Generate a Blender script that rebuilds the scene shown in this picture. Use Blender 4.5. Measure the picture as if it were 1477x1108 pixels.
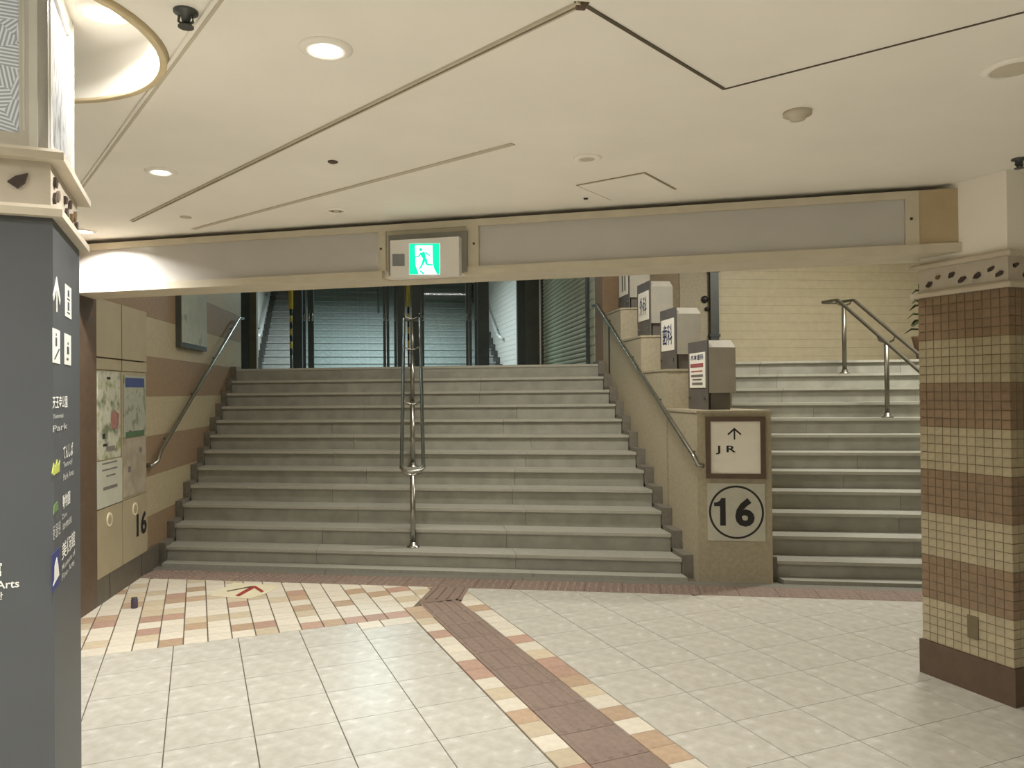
import bpy, bmesh, math, random
from mathutils import Vector, Matrix
random.seed(7)
for o in list(bpy.data.objects): bpy.data.objects.remove(o)
sc = bpy.context.scene
COL = sc.collection
R = math.radians

# ------------------------------------------------------------------ camera
F, CX, CY = 1100.0, 738.5, 554.0
YAW, PITCH, ROLL, EYE = R(7.3), math.atan(9.7/1100), 0.0095, 1.6
FW = Vector((math.sin(YAW)*math.cos(PITCH), math.cos(YAW)*math.cos(PITCH), math.sin(PITCH)))
R0 = Vector((math.cos(YAW), -math.sin(YAW), 0)); U0 = R0.cross(FW)
RT = math.cos(ROLL)*R0 - math.sin(ROLL)*U0
UP = math.sin(ROLL)*R0 + math.cos(ROLL)*U0
CAM = Vector((0, 0, EYE))
cam = bpy.data.cameras.new('camera'); camo = bpy.data.objects.new('camera', cam); COL.objects.link(camo)
M = Matrix((RT, UP, -FW)).transposed().to_4x4(); M.translation = CAM
camo.matrix_world = M
cam.sensor_width = 36; cam.lens = F/1477*36; cam.clip_start = .05; cam.clip_end = 100
sc.camera = camo

# ------------------------------------------------------------------ world, view
w = bpy.data.worlds.new('world'); sc.world = w; w.use_nodes = True
w.node_tree.nodes['Background'].inputs[0].default_value = (.5, .55, .6, 1)
w.node_tree.nodes['Background'].inputs[1].default_value = 0
sc.view_settings.view_transform = 'Standard'; sc.view_settings.look = 'None'
sc.view_settings.gamma = 1; sc.view_settings.use_curve_mapping = False
sc.view_settings.exposure = 0.22
DOWN_W, WARM_W, COOL_W = 24.0, 92.0, 240.0      # lamp powers
DOWN_C, WARM_C, COOL_C = (1, .97, .94), (1, .96, .89), (.82, .95, 1)

# ------------------------------------------------------------------ pixel helpers (photo frame 1477x1108)
def ray(x, y): return FW + (x-CX)/F*RT - (y-CY)/F*UP
def onz(x, y, z):
    d = ray(x, y); return CAM + d*((z-EYE)/d.z)
def onx(x, y, X):
    d = ray(x, y); return CAM + d*(X/d.x)
def ony(x, y, Y):
    d = ray(x, y); return CAM + d*(Y/d.y)
def onpl(x, y, P, n):
    d = ray(x, y); return CAM + d*((Vector(P)-CAM).dot(n)/d.dot(n))

# ------------------------------------------------------------------ materials
def lin(c):
    return tuple(((v/255)/12.92 if v/255 <= .04045 else ((v/255+.055)/1.055)**2.4) for v in c)
MATS = {}
def mat(name, col, rough=.6, metal=0, var=.12, scale=8, bump=0, emit=0, rnd=0, coat=0, spec=.5):
    if name in MATS: return MATS[name]
    m = bpy.data.materials.new(name); m.use_nodes = True; nt = m.node_tree; N = nt.nodes; L = nt.links
    b = N['Principled BSDF']; c = lin(col)
    b.inputs['Roughness'].default_value = rough; b.inputs['Metallic'].default_value = metal
    b.inputs['Specular IOR Level'].default_value = spec
    if coat: b.inputs['Coat Weight'].default_value = coat; b.inputs['Coat Roughness'].default_value = .08
    tc = N.new('ShaderNodeTexCoord'); nz = N.new('ShaderNodeTexNoise')
    nz.inputs['Scale'].default_value = scale; nz.inputs['Detail'].default_value = 5
    L.new(tc.outputs['Object'], nz.inputs['Vector'])
    rp = N.new('ShaderNodeValToRGB')
    rp.color_ramp.elements[0].position = .3; rp.color_ramp.elements[1].position = .7
    rp.color_ramp.elements[0].color = (*[v*(1-var) for v in c], 1)
    rp.color_ramp.elements[1].color = (*[min(1, v*(1+var)) for v in c], 1)
    L.new(nz.outputs['Fac'], rp.inputs['Fac'])
    out = rp.outputs['Color']
    if rnd:
        oi = N.new('ShaderNodeObjectInfo'); mr = N.new('ShaderNodeMapRange')
        mr.inputs['To Min'].default_value = 1-rnd; mr.inputs['To Max'].default_value = 1+rnd
        L.new(oi.outputs['Random'], mr.inputs['Value'])
        mx = N.new('ShaderNodeVectorMath'); mx.operation = 'SCALE'
        L.new(out, mx.inputs[0]); L.new(mr.outputs[0], mx.inputs['Scale']); out = mx.outputs[0]
    L.new(out, b.inputs['Base Color'])
    if bump:
        bp = N.new('ShaderNodeBump'); bp.inputs['Strength'].default_value = bump; bp.inputs['Distance'].default_value = .01
        L.new(nz.outputs['Fac'], bp.inputs['Height']); L.new(bp.outputs[0], b.inputs['Normal'])
    if emit:
        L.new(out, b.inputs['Emission Color']); b.inputs['Emission Strength'].default_value = emit
    MATS[name] = m; return m

def ramp_mat(name, stops, scale, rough=.5, emit=0, stretch=(1, 1, 1), detail=4):
    m = bpy.data.materials.new(name); m.use_nodes = True; N = m.node_tree.nodes; L = m.node_tree.links; b = N['Principled BSDF']
    tc = N.new('ShaderNodeTexCoord'); mp = N.new('ShaderNodeMapping'); mp.inputs['Scale'].default_value = stretch
    nz = N.new('ShaderNodeTexNoise'); nz.inputs['Scale'].default_value = scale; nz.inputs['Detail'].default_value = detail
    rp = N.new('ShaderNodeValToRGB'); e = rp.color_ramp.elements
    while len(e) < len(stops): e.new(.5)
    for el, (p, c) in zip(e, stops): el.position = p; el.color = (*lin(c), 1)
    L.new(tc.outputs['Object'], mp.inputs[0]); L.new(mp.outputs[0], nz.inputs['Vector']); L.new(nz.outputs['Fac'], rp.inputs['Fac'])
    b.inputs['Roughness'].default_value = rough
    if emit: b.inputs['Base Color'].default_value = (.16, .16, .16, 1)
    else: L.new(rp.outputs[0], b.inputs['Base Color'])
    if emit: L.new(rp.outputs[0], b.inputs['Emission Color']); b.inputs['Emission Strength'].default_value = emit
    return m

def etched_mat(name, emit):
    """backlit etched glass: patches of parallel ridges, each patch at its own angle"""
    m = bpy.data.materials.new(name); m.use_nodes = True; N = m.node_tree.nodes; L = m.node_tree.links; b = N['Principled BSDF']
    tc = N.new('ShaderNodeTexCoord'); vo = N.new('ShaderNodeTexVoronoi'); vo.inputs['Scale'].default_value = 15
    L.new(tc.outputs['Object'], vo.inputs['Vector'])
    sp = N.new('ShaderNodeSeparateXYZ'); L.new(tc.outputs['Object'], sp.inputs[0])
    sc_ = N.new('ShaderNodeSeparateColor'); L.new(vo.outputs['Color'], sc_.inputs[0])
    def mth(op, a, b_=None):
        n = N.new('ShaderNodeMath'); n.operation = op
        for i, v in enumerate((a, b_)):
            if v is None: continue
            if isinstance(v, (int, float)): n.inputs[i].default_value = v
            else: L.new(v, n.inputs[i])
        return n.outputs[0]
    ang = mth('MULTIPLY', sc_.outputs[0], 6.28)
    along = mth('ADD', sp.outputs[0], sp.outputs[1])
    d = mth('ADD', mth('MULTIPLY', along, mth('COSINE', ang)), mth('MULTIPLY', sp.outputs[2], mth('SINE', ang)))
    s = mth('SINE', mth('MULTIPLY', d, 620))
    rp = N.new('ShaderNodeValToRGB'); e = rp.color_ramp.elements
    e[0].position = .3; e[0].color = (*lin((150, 155, 157)), 1); e[1].position = .75; e[1].color = (*lin((205, 210, 210)), 1)
    L.new(mth('ADD', mth('MULTIPLY', s, .5), .5), rp.inputs['Fac'])
    L.new(rp.outputs[0], b.inputs['Base Color']); L.new(rp.outputs[0], b.inputs['Emission Color'])
    b.inputs['Emission Strength'].default_value = emit; b.inputs['Roughness'].default_value = .25
    return m

def glass_mat(name, tint, alpha):
    m = bpy.data.materials.new(name); m.use_nodes = True; N = m.node_tree.nodes; L = m.node_tree.links
    N.remove(N['Principled BSDF']); o = N['Material Output']
    t = N.new('ShaderNodeBsdfTransparent'); t.inputs[0].default_value = (*tint, 1)
    g = N.new('ShaderNodeBsdfGlossy'); g.inputs['Roughness'].default_value = .03
    x = N.new('ShaderNodeMixShader'); x.inputs[0].default_value = alpha
    L.new(t.outputs[0], x.inputs[1]); L.new(g.outputs[0], x.inputs[2]); L.new(x.outputs[0], o.inputs[0])
    return m

m_ceil = mat('ceiling_paint', (246, 241, 229), .85, var=.03, scale=2)
m_ceil_trim = mat('ceiling_trim_paint', (200, 190, 168), .7, var=.05)
m_groove = mat('dark_groove', (70, 62, 50), .8)
m_fascia = mat('fascia_frame', (206, 197, 174), .55, var=.05)
m_fpanel = mat('fascia_panel', (196, 193, 186), .16, var=.03, scale=3)
m_fend = mat('fascia_end', (184, 166, 132), .4, var=.06)
m_grout = mat('joint_mortar', (96, 88, 74), .9)
m_tile = ramp_mat('light_floor_tile', [(.30, (170, 166, 153)), (.5, (182, 178, 166)), (.62, (188, 185, 174)), (.75, (208, 205, 197))], 14, .3)
m_tileR = m_tile
m_sm = [mat('cream_small_tile', (202, 194, 176), .4, var=.08, scale=22, rnd=.06), mat('tan_small_tile', (186, 172, 146), .4, var=.1, scale=22, rnd=.08),
        mat('red_brown_small_tile', (166, 136, 118), .45, var=.12, scale=26, rnd=.1), mat('brown_small_tile', (168, 144, 118), .45, var=.12, scale=26, rnd=.08)]
m_tact = mat('tactile_brown', (124, 106, 94), .55, var=.14, scale=30, rnd=.05)
m_granite = mat('dark_granite', (112, 110, 100), .45, var=.12, scale=40, rnd=.04)
m_riser = mat('riser_granite', (154, 153, 141), .42, var=.14, scale=6, rnd=.05)
m_tread = mat('tread_granite', (154, 153, 141), .45, var=.10, scale=35, rnd=.04)
m_skirt = mat('skirting_granite', (112, 107, 96), .5, var=.15, scale=25)
m_cream = mat('cream_wall_tile', (166, 154, 125), .5, var=.09, scale=30)
m_brown = mat('brown_wall_tile', (136, 114, 89), .55, var=.1, scale=22)
m_dbrown = mat('dark_brown_stone', (90, 72, 56), .5, var=.12, scale=20)
m_base = mat('baseboard_stone', (92, 86, 74), .5, var=.12, scale=14)
m_beige = mat('beige_stone', (164, 155, 131), .55, var=.1, scale=34)
m_coping = mat('coping_stone', (222, 210, 178), .5, var=.05, scale=20)
m_panel = mat('wall_panel_paint', (158, 147, 120), .5, var=.05, scale=5)
m_wallp = mat('plain_wall', (232, 225, 208), .8, var=.05, scale=3)
m_steel = mat('brushed_steel', (168, 166, 158), .26, 1, var=.06, scale=12)
m_dsteel = mat('dark_steel', (84, 86, 82), .4, .6, var=.08)
m_frame = mat('dark_door_frame', (68, 74, 74), .45, .4, var=.1)
m_boxsteel = mat('grey_box_paint', (172, 168, 156), .45, .3, var=.06)
m_boxdark = mat('dark_box_paint', (98, 93, 88), .5, .2, var=.1)
m_white = mat('white_plate', (232, 228, 214), .4, var=.02)
m_offw = mat('grey_white_plate', (186, 184, 168), .5, var=.06, scale=12)
m_ink = mat('black_ink', (26, 24, 22), .6)
m_navy = mat('navy_ink', (40, 50, 92), .6)
m_redink = mat('red_ink', (150, 80, 80), .6)
m_greyink = mat('grey_ink', (110, 104, 98), .6)
m_pillar = mat('charcoal_cladding', (76, 79, 81), .5, var=.04, scale=4)
m_ledge = mat('cream_ledge', (200, 190, 170), .5, var=.05)
m_plaster = mat('speckled_plaster', (196, 187, 170), .7, var=.05, scale=18)
m_inlay = mat('dark_inlay_stone', (64, 52, 46), .4, var=.25, scale=40)
m_inlay2 = mat('tan_inlay_stone', (110, 88, 58), .4, var=.2, scale=40)
m_yellow = mat('yellow_paint', (196, 168, 48), .5, var=.1)
m_black = mat('black_paint', (34, 32, 30), .5)
m_cool = mat('pale_wall_tile', (204, 206, 200), .45, var=.06, scale=40)
m_step2 = mat('grey_step', (158, 160, 156), .5, var=.14, scale=18)
m_shut = mat('shutter_slat', (196, 196, 172), .4, .2, var=.05)
m_leaf = mat('dark_leaf', (54, 66, 38), .5, var=.3, scale=12)
m_pot = mat('clay_pot', (120, 92, 70), .7)
m_red = mat('red_sticker', (142, 52, 44), .5)
m_cream_st = mat('cream_sticker', (206, 198, 168), .5, var=.05)
m_lampon = mat('lamp_lens_lit', (255, 252, 245), .4, var=0, emit=14)
m_lampoff = mat('lamp_lens_unlit', (214, 206, 184), .25, var=.02)
m_green = mat('exit_green', (0, 214, 170), .4, var=0, emit=.9)
m_exitw = mat('exit_white', (236, 255, 250), .4, var=0, emit=1.1)
m_signlit = mat('white_wall_sign', (250, 250, 244), .4, var=0, emit=.9)
m_glass = glass_mat('door_glass', (.86, .93, .93), .012)

# ------------------------------------------------------------------ mesh builder
class MB:
    def __init__(s): s.v = []; s.f = []
    def add(s, vs, fs):
        n = len(s.v); s.v += [tuple(v) for v in vs]; s.f += [tuple(i+n for i in f) for f in fs]; return s
    def box(s, x0, x1, y0, y1, z0, z1):
        return s.prism([(x0, y0), (x1, y0), (x1, y1), (x0, y1)], z0, z1)
    def prism(s, poly, z0, z1, top=None):
        a = sum(poly[i-1][0]*poly[i][1]-poly[i][0]*poly[i-1][1] for i in range(len(poly)))
        if a < 0: poly = poly[::-1]; top = top[::-1] if top else None
        n = len(poly); t = top or poly
        vs = [(x, y, z0) for x, y in poly]+[(x, y, z1) for x, y in t]
        fs = [tuple(range(n))[::-1], tuple(range(n, 2*n))]+[(i, (i+1) % n, n+(i+1) % n, n+i) for i in range(n)]
        return s.add(vs, fs)
    def ext(s, poly, org, rx, ry, nrm, d0, d1):
        """polygon (a,b) in plane org+a*rx+b*ry, extruded along nrm from d0 to d1"""
        a = sum(poly[i-1][0]*poly[i][1]-poly[i][0]*poly[i-1][1] for i in range(len(poly)))
        if (a < 0) == (rx.cross(ry).dot(nrm) > 0): poly = poly[::-1]
        n = len(poly); o = Vector(org)
        vs = [o+rx*p+ry*q+nrm*d for d in (d0, d1) for p, q in poly]
        fs = [tuple(range(n))[::-1], tuple(range(n, 2*n))]+[(i, (i+1) % n, n+(i+1) % n, n+i) for i in range(n)]
        return s.add(vs, fs)
    def tube(s, pts, r, seg=10, closed=False):
        pts = [Vector(p) for p in pts]; n = len(pts); base = len(s.v); rs = r if isinstance(r, (list, tuple)) else [r]*n
        for i, p in enumerate(pts):
            if closed: d = pts[(i+1) % n]-pts[i-1]
            else: d = pts[min(i+1, n-1)]-pts[max(i-1, 0)]
            d.normalize(); a = Vector((0, 0, 1)) if abs(d.z) < .9 else Vector((1, 0, 0))
            x = d.cross(a).normalized(); y = d.cross(x)
            s.v += [tuple(p+(x*math.cos(t)+y*math.sin(t))*rs[i]) for t in [2*math.pi*k/seg for k in range(seg)]]
        for i in range(n if closed else n-1):
            j = (i+1) % n
            for k in range(seg):
                l = (k+1) % seg; s.f.append((base+i*seg+k, base+j*seg+k, base+j*seg+l, base+i*seg+l))
        if not closed:
            s.f.append(tuple(base+k for k in range(seg))); s.f.append(tuple(base+(n-1)*seg+k for k in range(seg))[::-1])
        return s
    def lathe(s, prof, c=(0, 0, 0), seg=24, cap=True):
        base = len(s.v); n = len(prof)
        for r, z in prof:
            s.v += [(c[0]+r*math.cos(2*math.pi*k/seg), c[1]+r*math.sin(2*math.pi*k/seg), c[2]+z) for k in range(seg)]
        for i in range(n-1):
            for k in range(seg):
                l = (k+1) % seg; s.f.append((base+i*seg+k, base+i*seg+l, base+(i+1)*seg+l, base+(i+1)*seg+k))
        if cap and prof[0][0] > 0: s.f.append(tuple(base+k for k in range(seg))[::-1])
        if cap and prof[-1][0] > 0: s.f.append(tuple(base+(n-1)*seg+k for k in range(seg)))
        return s
    def mesh(s, name, m):
        me = bpy.data.meshes.new(name); me.from_pydata(s.v, [], s.f); me.update()
        bm = bmesh.new(); bm.from_mesh(me); bmesh.ops.recalc_face_normals(bm, faces=bm.faces); bm.to_mesh(me); bm.free()
        if m: me.materials.append(m)
        return me
    def build(s, name, m, parent=None, smooth=False):
        me = s.mesh(name, m)
        if smooth:
            for p in me.polygons: p.use_smooth = len(p.vertices) == 4
        return link(name, me, parent)
def link(name, me, parent=None, mw=None):
    o = bpy.data.objects.new(name, me); COL.objects.link(o)
    if parent: o.parent = parent
    if mw is not None: o.matrix_local = mw
    return o
def tag(o, label=None, cat=None, group=None, kind=None):
    if label: o['label'] = label
    if cat: o['category'] = cat
    if group: o['group'] = group
    if kind: o['kind'] = kind
    return o
def thing(name, label, cat, loc=(0, 0, 0), rz=0, group=None, kind=None):
    o = bpy.data.objects.new(name, None); COL.objects.link(o); o.empty_display_size = .1
    o.location = loc; o.rotation_euler = (0, 0, rz); return tag(o, label, cat, group, kind)
def struct(name, mb, m, label, cat=None):
    return tag(mb.build(name, m), label, cat or name.split('_')[0], kind='structure')
def copy_tree(o, parent=None):
    c = o.copy(); COL.objects.link(c); c.parent = parent
    for ch in list(o.children): copy_tree(ch, c)
    return c
def lamp(name, kind, loc, energy, color, parent=None, size=.1, spread=R(150), rot=(0, 0, 0), shape='DISK', sy=.1):
    l = bpy.data.lights.new(name, kind); l.energy = energy; l.color = color
    if kind == 'AREA': l.shape = shape; l.size = size; l.spread = spread
    if kind == 'AREA' and shape == 'RECTANGLE': l.size_y = sy
    o = bpy.data.objects.new(name, l); COL.objects.link(o); o.location = loc; o.rotation_euler = rot
    if parent: o.parent = parent
    return o
def text(name, s, m, parent, org, rx, ry, w=None, h=None, bold=0, depth=.0015, align='C'):
    """lettering fitted into w x h, centred (or left/right aligned) on org, in the plane rx, ry"""
    cu = bpy.data.curves.new('lettering', 'FONT'); cu.body = s; cu.size = 1; cu.offset = bold; cu.resolution_u = 3
    ob = bpy.data.objects.new('lettering', cu); COL.objects.link(ob)
    dg = bpy.context.evaluated_depsgraph_get(); me = bpy.data.meshes.new_from_object(ob.evaluated_get(dg))
    bpy.data.objects.remove(ob)
    if not me.vertices: return None
    xs = [v.co.x for v in me.vertices]; ys = [v.co.y for v in me.vertices]
    x0, x1, y0, y1 = min(xs), max(xs), min(ys), max(ys)
    kx = w/(x1-x0) if w else None; ky = h/(y1-y0) if h else None
    kx = kx or ky; ky = ky or kx
    ax = {'C': (x0+x1)/2, 'L': x0, 'R': x1}[align]
    rx = Vector(rx).normalized(); ry = Vector(ry).normalized(); n = rx.cross(ry)
    for v in me.vertices:
        v.co = Vector(org)+rx*(v.co.x-ax)*kx+ry*(v.co.y-(y0+y1)/2)*ky+n*depth
    me.materials.clear(); me.materials.append(m)
    return link(name, me, parent)
def clip(poly, p, n):
    """keep the side of the line through p with (q-p).n >= 0"""
    out = []
    for i in range(len(poly)):
        a, b = poly[i-1], poly[i]
        da = (a[0]-p[0])*n[0]+(a[1]-p[1])*n[1]; db = (b[0]-p[0])*n[0]+(b[1]-p[1])*n[1]
        if (da >= 0) != (db >= 0):
            t = da/(da-db); out.append((a[0]+t*(b[0]-a[0]), a[1]+t*(b[1]-a[1])))
        if db >= 0: out.append(b)
    return out
def area(p): return abs(sum(p[i-1][0]*p[i][1]-p[i][0]*p[i-1][1] for i in range(len(p))))/2
X_, Y_, Z_ = Vector((1, 0, 0)), Vector((0, 1, 0)), Vector((0, 0, 1))

# ------------------------------------------------------------------ key lines of the place
ZC = 2.69                                   # ceiling
PHI = R(105.13)                             # paving direction
A = Vector((math.cos(PHI), math.sin(PHI), 0)); B = Vector((math.sin(PHI), -math.cos(PHI), 0))
def ab(s, t): v = A*s+B*t; return (v.x, v.y)
Q0, KS, RI, TR = 6.894, .2867, .16, .264    # skewed stair: first nosing, skew, riser, tread
def ql(c, b=0): return Q0+b-KS*(c-.018)     # y of the nosing line b metres up the flight, at x = c
UD = Vector((1, -KS, 0)).normalized(); UN = Vector((KS, 1, 0)).normalized()
LX, DX0, DX1, RX = -2.41, 2.33, 2.90, 7.4   # left wall, divider faces, right wall
BM = onz(115, 347, ZC); BE = onz(1385, 263, ZC)
BD = (BE-BM).normalized(); BN = Vector((-BD.y, BD.x, 0))
def bmx(px, py=330): return (onpl(px, py, BM, BN)-BM).dot(BD)
def bmz(px, py): return onpl(px, py, BM, BN).z

# ------------------------------------------------------------------ floor
fl = struct('floor', MB().box(-8, 8.5, -5, 8.3, -.12, -.006), m_grout, 'passage floor with light tiles, small brown tiles and tactile paving')
def floor_piece(name, poly, m, z=0.0, gap=.0025):
    if len(poly) < 3 or area(poly) < .0012: return
    c = (sum(p[0] for p in poly)/len(poly), sum(p[1] for p in poly)/len(poly))
    q = []; g = {'paving_tile': (.0042, .0012), 'floor_tile': (.0028, .0018)}.get(name, (gap, gap))
    ta = [(x-c[0])*B.x+(y-c[1])*B.y for x, y in poly]; sa = [(x-c[0])*A.x+(y-c[1])*A.y for x, y in poly]
    mt, ms = max(map(abs, ta)), max(map(abs, sa))
    for t_, s_ in zip(ta, sa):
        t_ *= max(.2, 1-g[0]/mt); s_ *= max(.2, 1-g[1]/ms); q.append((c[0]+B.x*t_+A.x*s_, c[1]+B.y*t_+A.y*s_))
    o = MB().prism([(x-c[0], y-c[1]) for x, y in q], -.008, 0).build(name, m, fl); o.location = (c[0], c[1], z); return o
BANDF = (.018, Q0-.57); BANDB = (.018, Q0-.26)
toward = (-UN.x, -UN.y)
P0, P1, P2, P3 = [onz(*p, 0) for p in ((605.7, 865.8), (666, 865.8), (675, 848), (624, 848))]
LN = Vector((-(P3-P0).y, (P3-P0).x, 0)); RN = Vector(((P2-P1).y, -(P2-P1).x, 0))
wallclip = lambda p: clip(p, (LX, 0), (1, 0))
def rect(s0, s1, t0, t1): return [ab(s0, t0), ab(s0, t1), ab(s1, t1), ab(s1, t0)]
T0 = -.535; PT = .387; S0 = 5.315
# large light tiles left of the guide strip
for i in range(0, 12):
    for j in range(-4, 5):
        s1 = S0-i*PT; t0 = T0+j*PT
        t1 = min(t0+PT, 1.405)
        if t1-t0 < .02: continue
        if j == 4: s1 = s1-.155 if i == 0 else s1
        s0 = S0-(i+1)*PT
        p = rect(s0, s1, t0, t1)
        if i >= 12: continue
        floor_piece('floor_tile', p, m_tile)
# large tiles right of the strip
for i in range(-11, 8):
    for j in range(0, 10):
        p = rect(3.0+(-i)*PT, 3.0+(1-i)*PT, 1.99+j*PT, 1.99+(j+1)*PT)
        p = clip(p, BANDF, toward); p = clip(p, (P1.x, P1.y), (RN.x, RN.y)) if p else p
        if p: floor_piece('floor_tile', p, m_tileR)
# plain paving beyond the tiles that can be told apart
def inbox(p):
    for c, n in (((-8, 0), (1, 0)), ((8.5, 0), (-1, 0)), ((0, -5), (0, 1)), ((0, 8.2), (0, -1))): p = clip(p, c, n) if len(p) > 2 else p
    return p
for nm, p, m in (('floor_field', rect(-9, .291, -14, 1.405), m_tile), ('floor_field', rect(-9, .291, 1.405, 12), m_tileR), ('floor_field', rect(.291, .671, -14, 1.405), m_tile),
                 ('floor_field', rect(.671, 12, -14, T0-4*PT), m_tile), ('floor_field', clip(rect(.291, 12, 1.99+10*PT, 14), BANDF, toward), m_tileR), ('floor_field', rect(.291, 1.7, 1.405, 1.99), m_tileR), ('floor_field', clip(rect(S0, 12, T0-4*PT, 1), (LX-.01, 0), (-1, 0)), m_tile)):
    floor_piece(nm, inbox(p), m, -.001)
# small tiles: field before the stairs, borders of the strip
def small(s0, s1, t0, t1, clips, pr=(.62, .2, .1, .08)):
    p = rect(s0, s1, t0, t1)
    for c, n in clips:
        if len(p) > 2: p = clip(p, c, n)
    p = wallclip(p) if len(p) > 2 else p
    floor_piece('paving_tile', p, random.choices(m_sm, pr)[0])
PB, PA = .1477, .154
for k in range(-16, 13):
    t0 = T0+k*PB
    for i in range(0, 16):
        s0 = S0+i*PA+random.choice((0, 0, 0))
        if t0+PB < 1.42:
            small(s0, s0+PA, t0, 1.405 if t0+PB > 1.3 else t0+PB, [(BANDF, toward)])
for t0, t1 in ((1.013, 1.172), (1.172, 1.405)): small(S0-PA, S0, t0, t1, [])
for i in range(-2, 28):
    s0 = 2.0+i*PA
    small(s0, s0+PA, 1.405, 1.585 if s0 > 5.1 else 1.54, [(BANDF, toward), ((P0.x, P0.y), (LN.x, LN.y))] if s0 > 5.5 else [], (.45, .25, .2, .1))
    small(s0, s0+PA, 1.815 if s0 > 5.1 else 1.842, 1.99, [(BANDF, toward), ((P1.x, P1.y), (RN.x, RN.y))], (.4, .35, .1, .15))
    if s0 > 5.6:
        for t0 in (1.585, 1.735): small(s0, s0+PA, t0, t0+.15, [(BANDF, toward), ((P0.x, P0.y), (LN.x, LN.y))])
# tactile paving: bars along the guide strip, studs along the foot of the stairs
def tact_mesh(bars, L=.3):
    g = MB().box(-.148, .148, -L/2+.002, L/2-.002, -.008, .001)
    if bars:
        for k in range(4):
            x = -.1125+k*.075
            g.prism([(x-.017, -L/2+.012), (x+.017, -L/2+.012), (x+.017, L/2-.012), (x-.017, L/2-.012)], .0005, .006,
                    [(x-.011, -L/2+.02), (x+.011, -L/2+.02), (x+.011, L/2-.02), (x-.011, L/2-.02)])
    else:
        for i in range(5):
            for j in range(5):
                x, y = -.12+i*.06, -.12+j*.06
                c = [(x+math.cos(a)*.02, y+math.sin(a)*.02) for a in [k*math.pi/3 for k in range(6)]]
                t = [(x+math.cos(a)*.012, y+math.sin(a)*.012) for a in [k*math.pi/3 for k in range(6)]]
                g.prism(c, .0005, .006, t)
    return g.mesh('tactile_block', m_tact)
tb, td = tact_mesh(True), tact_mesh(False)
s = 1.7
while s < 5.35:
    p = ab(s+.15, 1.69); o = link('tactile_block', tb, fl); o.location = (*p, 0); o.rotation_euler = (0, 0, PHI-R(90)); s += .3
floor_piece('tactile_block', [ab(s, 1.54), (P0.x, P0.y), (P1.x, P1.y), ab(s, 1.84)], m_tact, .001)
pc = (P0+P1+P2+P3)/4
fp = BANDF
p5 = [(P0.x, P0.y), (P1.x, P1.y), (P2.x+.01, ql(P2.x, -.57)), (P3.x+.01, ql(P3.x, -.57))]
floor_piece('tactile_block', p5, m_tact, .001)
for k in range(4):
    a = Vector((*p5[0], 0)).lerp(Vector((*p5[1], 0)), (k+.5)/4); b = Vector((*p5[3], 0)).lerp(Vector((*p5[2], 0)), (k+.5)/4)
    MB().tube([a.lerp(b, .05)+Z_*.002, a.lerp(b, .95)+Z_*.002], .008, 6).build('tactile_bar', m_tact, fl)
x = LX+.17
while x < 6.6:
    y = ql(x, -.415); o = link('tactile_block', td, fl); o.location = (x, y, 0); o.rotation_euler = (0, 0, -math.atan(KS)); x += .3*UD.x
for x0, x1 in ((LX, -.8), (-.8, .9), (.9, 2.6), (2.6, 4.3), (4.3, 6.6)):
    floor_piece('border_stone', [(x0, ql(x0, -.26)), (x1, ql(x1, -.26)), (x1, ql(x1, -.12)), (x0, ql(x0, -.12))], m_granite)

# ------------------------------------------------------------------ main ceiling with round recess about the pillar
PLC = onz(75, 900, 0) if False else None
def camframe(X, D): return R0*X+Vector((math.sin(YAW), math.cos(YAW), 0))*D
LPC = camframe(-1.62, 2.27); RPC = camframe(2.63, 4.15)
CR = .525
bm = bmesh.new()
bl = BM-BD*3.6; br = BE+BD*6
outer = [(-8, -5), (8.5, -5), (8.5, BE.y+(8.5-BE.x)*BD.y/BD.x), (BE.x, BE.y), (BM.x, BM.y), (-8, BM.y-(BM.x+8)*BD.y/BD.x)]
def loop(pts):
    vs = [bm.verts.new((x, y, ZC)) for x, y in pts]; return [bm.edges.new((vs[i-1], vs[i])) for i in range(len(vs))]
ed = loop(outer)+loop([(LPC.x+CR*math.cos(k*math.pi/32), LPC.y+CR*math.sin(k*math.pi/32)) for k in range(64)])
bmesh.ops.triangle_fill(bm, use_beauty=True, use_dissolve=False, edges=ed)
me = bpy.data.meshes.new('ceiling'); bm.to_mesh(me); bm.free(); me.materials.append(m_ceil)
ce = tag(link('ceiling', me), 'cream painted ceiling with round recess, battens and downlights', 'ceiling', kind='structure')
ZR = 2.86
MB().lathe([(CR, 0), (CR, ZR-ZC), (.2, ZR-ZC)], (LPC.x, LPC.y, ZC), 64, False).build('ceiling_recess', m_ceil, ce, True)
MB().lathe([(CR+.02, -.012), (CR+.03, 0), (CR-.001, 0), (CR-.001, -.012), (CR+.02, -.012)], (LPC.x, LPC.y, ZC), 64, False).build('recess_rim', mat('rim_paint', (206, 188, 150), .6), ce, True)
def strip(p, q, w_, d, m, name='ceiling_batten'):
    a, b = onz(*p, ZC), onz(*q, ZC); t = (b-a).normalized(); n = Vector((-t.y, t.x, 0))*w_/2
    MB().prism([(v.x, v.y) for v in (a-n, b-n, b+n, a+n)], ZC-d, ZC-.0005).build(name, m, ce)
strip((335, -20), (105, 292), .05, .010, m_ceil); strip((330, -20), (101, 292), .010, .013, m_ceil_trim)
strip((191, 318), (838, 3), .026, .008, m_ceil_trim); strip((191, 318), (838, 3), .006, .010, mat('joint_paint', (132, 120, 98), .8), 'ceiling_joint')
strip((838, 3), (1045, 128), .012, .004, mat('joint_dark', (92, 82, 64), .8), 'ceiling_joint'); strip((1045, 128), (1500, 11), .008, .003, MATS['joint_dark'], 'ceiling_joint')
strip((279, 330), (740, 207), .03, .004, m_ceil_trim)
c4 = [onz(*p, ZC) for p in ((830, 266), (931, 247), (978, 272), (880, 290))]
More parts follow.
